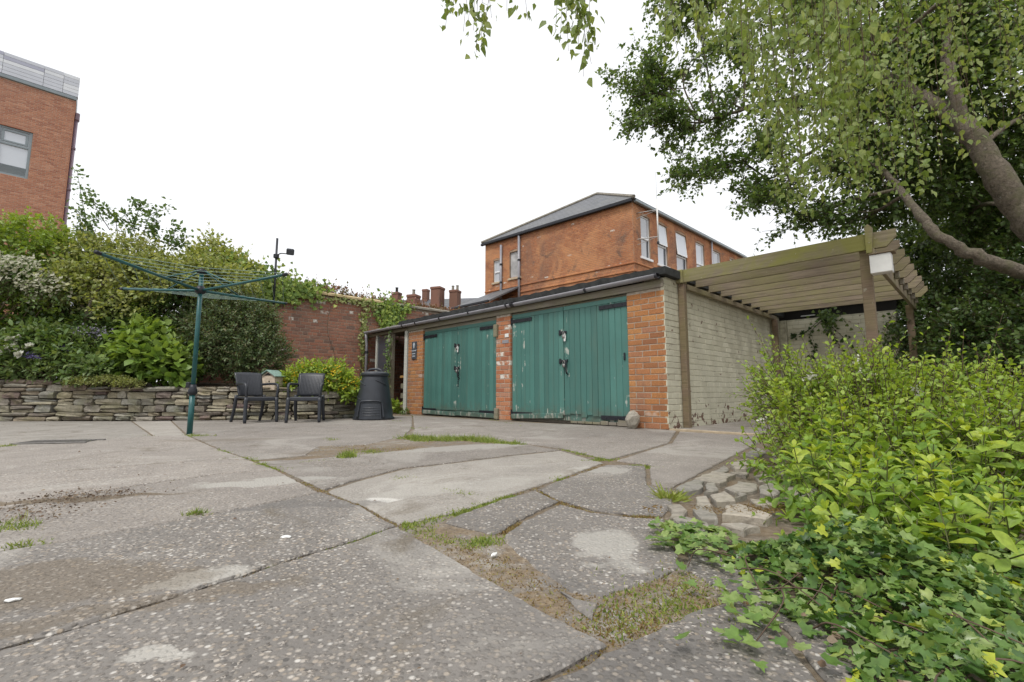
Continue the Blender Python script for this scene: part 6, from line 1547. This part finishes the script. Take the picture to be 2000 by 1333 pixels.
# stray runners at the margin
for x, y, k in ((1320,1055,34),(1350,1075,40),(1300,1070,12),(1385,1060,40),(1345,1040,20),(1440,1200,10),(1515,1215,12),(1495,1250,12),(1455,1180,10),(1480,1310,8),(1390,1100,24)):
    c = G(x, y); Q = c[:2]+g.normal(size=(k, 2))*.05; a = g.random(k)*6.28
    lv.add(np.column_stack([Q, .012+.03*g.random(k)]), np.column_stack([np.cos(a), np.sin(a), .1*g.random(k)]), np.array([0, -.2, 1])+g.normal(size=(k, 3))*.3, .024+.018*g.random(k), np.clip(.3+.5*g.random(k), 0, 1), T_IVY)
dl = Leaves(); k = 420; ii = g.integers(0, n_, k); a = g.random(k)*6.28
dl.add(np.column_stack([P[ii]+g.normal(size=(k, 2))*.03-[.05, 0], .008+.5*z[ii]*g.random(k)]), np.column_stack([np.cos(a), np.sin(a), .2*g.normal(size=k)]), np.array([0, 0, 1])+g.normal(size=(k, 3))*.6, .008+.014*g.random(k), g.random(k), T_OVAL, 1.7)
tag(dl.build('dead_leaves', 'litter', None), 'dead brown leaves lying among the ivy at lower right', 'leaf litter', kind='stuff')
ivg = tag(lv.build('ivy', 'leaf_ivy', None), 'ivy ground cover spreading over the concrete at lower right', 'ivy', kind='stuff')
tw = Twigs()
for k in range(60):
    c = P[g.integers(0, n_)]; a = g.random()*6.28; e = c+np.array([math.cos(a), math.sin(a)])*(.15+.2*g.random()); tw.path(catmull([np.append(c, .02), np.append((c+e)/2+g.normal(size=2)*.03, .05), np.append(e, .015)], 4), .0025, .0015)
tag(tw.build('ivy_stems', 'twig', None), 'thin creeping ivy stems under the ground cover', 'ivy', kind='stuff')

# ------------------------------------------------------------------ grass and weeds in the joints
def tuft(lv, g, C, n_, h_, w_=.0028, spread=.03, lean=.5, tmin=0, tmax=1, z0=-.02):
    P = np.column_stack([C[0]+g.normal(size=n_)*spread, C[1]+g.normal(size=n_)*spread, np.full(n_, z0)]); d = g.normal(size=(n_, 3))*lean; d[:, 2] = 1
    hh = h_*(.4+.8*g.random(n_)); lv.add(P, d, np.array([0, -1, .15])+g.normal(size=(n_, 3))*.4, hh, tmin+(tmax-tmin)*g.random(n_), T_BLADE, w_/hh*2.0)
def along(lv, g, path, n_, h_, width, k=14, z0=-.02, **kw):
    pts = np.array([G(*p)[:2] for p in path]); sg = np.linalg.norm(np.diff(pts, axis=0), axis=1); cs = np.concatenate([[0], np.cumsum(sg)])
    for s in cs[-1]*g.random(n_):
        c = np.array([np.interp(s, cs, pts[:, 0]), np.interp(s, cs, pts[:, 1])])+g.normal(size=2)*width; tuft(lv, g, c, k, h_*(.35+.75*g.random()), spread=.012+.25*width, z0=z0, lean=.9, **kw)
g = np.random.default_rng(101); lv, dr = Leaves(), Leaves()
for path, n_, h_, wd, k in [
  ([(790,1030),(850,1012),(900,1000),(960,980),(1000,968)], 150, .022, .016, 14), ([(1080,938),(1100,930)], 26, .02, .012, 12), ([(880,958),(930,968)], 40, .022, .02, 12),
  ([(705,1050),(745,1040)], 50, .016, .006, 12), ([(500,905),(560,918)], 70, .022, .02, 12), ([(590,903),(640,898)], 45, .018, .018, 12), ([(800,856),(850,860),(900,858),(950,862)], 300, .085, .055, 16), ([(955,862),(1010,868)], 90, .05, .035, 14),
  ([(640,856),(660,860)], 30, .03, .03, 10), ([(700,880),(745,886)], 60, .025, .05, 12), ([(790,835),(850,838)], 40, .025, .04, 10), ([(1100,877),(1190,898)], 70, .018, .015, 12), ([(1240,908),(1280,914)], 55, .018, .02, 14), ([(1130,900),(1215,896)], 50, .02, .015, 12),
  ([(810,1035),(870,1055),(920,1062)], 90, .016, .02, 12), ([(930,1062),(965,1052)], 70, .02, .015, 14), ([(1240,1150),(1290,1165),(1330,1185),(1270,1200)], 150, .018, .045, 10), ([(1340,1110),(1370,1150),(1350,1170)], 80, .018, .035, 10), ([(1180,1190),(1220,1200),(1200,1230)], 60, .018, .028, 10), ([(380,1005),(390,1003)], 16, .04, .008, 12), ([(10,1020),(40,1035),(60,1020)], 50, .04, .02, 10), ([(30,1068),(60,1062)], 24, .03, .015, 10),
  ([(370,850),(395,852)], 60, .04, .035, 12), ([(0,873),(22,872)], 40, .04, .03, 10), ([(160,864),(175,860)], 26, .035, .03, 10), ([(420,878),(445,884)], 36, .025, .015, 10), ([(480,893),(500,900)], 30, .022, .012, 10), ([(440,894),(470,894)], 20, .02, .02, 10), ([(775,935),(800,930)], 40, .02, .02, 12), ([(985,972),(1010,1000)], 20, .015, .008, 10), ([(515,1108),(545,1100)], 20, .012, .006, 10),
  ([(260,850),(300,852)], 24, .02, .02, 8), ([(640,1072),(700,1055)], 30, .012, .005, 10), ([(940,816),(1000,828)], 26, .03, .02, 8), ([(1010,832),(1060,832)], 14, .03, .02, 8), ([(1430,1210),(1470,1260)], 26, .02, .015, 10), ([(795,813),(825,815)], 30, .03, .02, 10), ([(765,822),(790,824)], 20, .03, .03, 10)]:
    along(lv, g, path, int(n_*.62), h_, wd*1.25, k, z0=-.008)
for path, n_, h_, wd, k in [([(880,1062),(960,1100),(1060,1150),(1150,1215)], 330, .013, .035, 10), ([(640,872),(760,878),(820,880)], 220, .018, .09, 10), ([(1050,960),(1100,985),(1160,1000)], 120, .012, .012, 10), ([(1160,1170),(1230,1160),(1330,1130),(1400,1165)], 240, .014, .055, 10), ([(1220,1215),(1290,1190),(1370,1165)], 130, .012, .04, 10), ([(1180,1230),(1230,1225),(1260,1210)], 150, .016, .03, 12), ([(970,1048),(1015,1018)], 60, .014, .012, 12), ([(1225,1008),(1275,1008)], 60, .016, .012, 12), ([(1230,1080),(1250,1110)], 60, .012, .02, 10), ([(560,935),(600,945),(720,990),(770,1022)], 100, .010, .008, 10)]:
    along(dr, g, path, int(n_*.8), h_*.8, wd*1.3, k, z0=-.008)
for J in (J1, J4, J5, J6, J1b, [(365,850),(432,879),(500,902),(560,922),(630,960),(705,988),(775,1026)], [(800,1040),(990,1150),(1195,1260),(1040,1338)], [(1200,1262),(1375,1182),(1440,1165)]): along(dr, g, J, 60, .008, .006, 8, z0=-.008)
for q, n_ in ((G(1505,1003), 260), (G(1470,1010), 180), (G(1530,1010), 150), (G(1320,1003), 60)):       # brown pine needles on the flagstones
    for k in range(n_//12): tuft(dr, g, q[:2]+g.normal(size=2)*[.10, .03], 12, .02, .002, .02, 3.0, 0, .6, .022)
tag(lv.build('joint_grass', 'grass', None, smooth=False), 'short green grass and moss growing in the cracks of the concrete', 'grass', kind='stuff')
tag(dr.build('dry_moss', 'grass_dry', None, smooth=False), 'brown dry moss and grass in the gaps between broken slabs', 'moss', kind='stuff')
def clump(name, label, q, n_, h_, mat, spread, lean, w_=.004, tm=(0, 1)):
    root = thing(name, label, 'grass', (q[0], q[1], 0)); l2 = Leaves(); tuft(l2, g, (0, 0), n_, h_, w_, spread, lean, *tm); l2.build('blades', mat, root, smooth=False)
    MB().lathe([(spread*1.2, -.025), (spread, 0.002), (.004, .006)], 9).build('crown', 'soil', root)
clump('grass_tuft', 'single bright green tuft of grass in the middle of the yard', G(679, 893), 170, .075, 'grass', .035, .55, .006)
clump('sedge_tuft', 'pale yellowish arching grass tuft at the corner of the flagstones', G(1308, 972), 130, .10, 'grass', .022, 1.5, .006, (.55, 1))
clump('weed_tuft', 'small grass tuft growing on the joint at the left of the yard', G(386, 1005), 50, .05, 'grass', .015, .6, .004)
# scattered grit, chips and petals
g = np.random.default_rng(111); lv = Leaves(); n_ = 2600
Q = np.column_stack([-9+12*g.random(n_), .8+7.2*g.random(n_)]); pat = np.sin(Q[:, 0]*1.3+1)*np.sin(Q[:, 1]*1.7)+g.random(n_)*.9 > .55; Q = Q[pat & (np.abs(Q[:, 0]) < 1.2*Q[:, 1]) & ~inside(Q, ipoly) & (Q[:, 0]*.0+Q[:, 1] < 7.6)]; n_ = len(Q)
lv.add(np.column_stack([Q, .006+.004*g.random(n_)]), sphere(g, n_)*[1, 1, .1], np.array([0, 0, 1])+g.normal(size=(n_, 3))*.35, .006+.012*g.random(n_)**3, g.random(n_), T_OVAL, 1.6)
dq = [(100,985),(140,975),(180,968),(60,1000),(210,965),(40,1012)]
for x, y in dq:
    c = G(x, y); k = 150; lv.add(np.column_stack([c[0]+g.normal(size=k)*.12, c[1]+g.normal(size=k)*.05, .005+.01*g.random(k)]), sphere(g, k)*[1, 1, .3], np.array([0, 0, 1])+g.normal(size=(k, 3))*.6, .005+.010*g.random(k), g.random(k), T_KITE, 1.2)
tag(lv.build('grit', 'litter', None), 'brown leaf fragments and grit scattered over the concrete', 'litter', kind='stuff')
for i, (x, y, s, lb) in enumerate(((558,1052,.03,'thin white chip lying on the concrete in the middle'), (25,1177,.028,'white pebble on the concrete at the left edge'), (965,1087,.025,'white scrap on the brown moss between slabs'))):
    o = obj('white_chip', rock(40+i, 1), 'white'); q = G(x, y); o.location = (q[0], q[1], .006); o.scale = (s*1.5, s*.7, s*.35); o.rotation_euler = (0, 0, .5*i); tag(o, lb, 'chip')
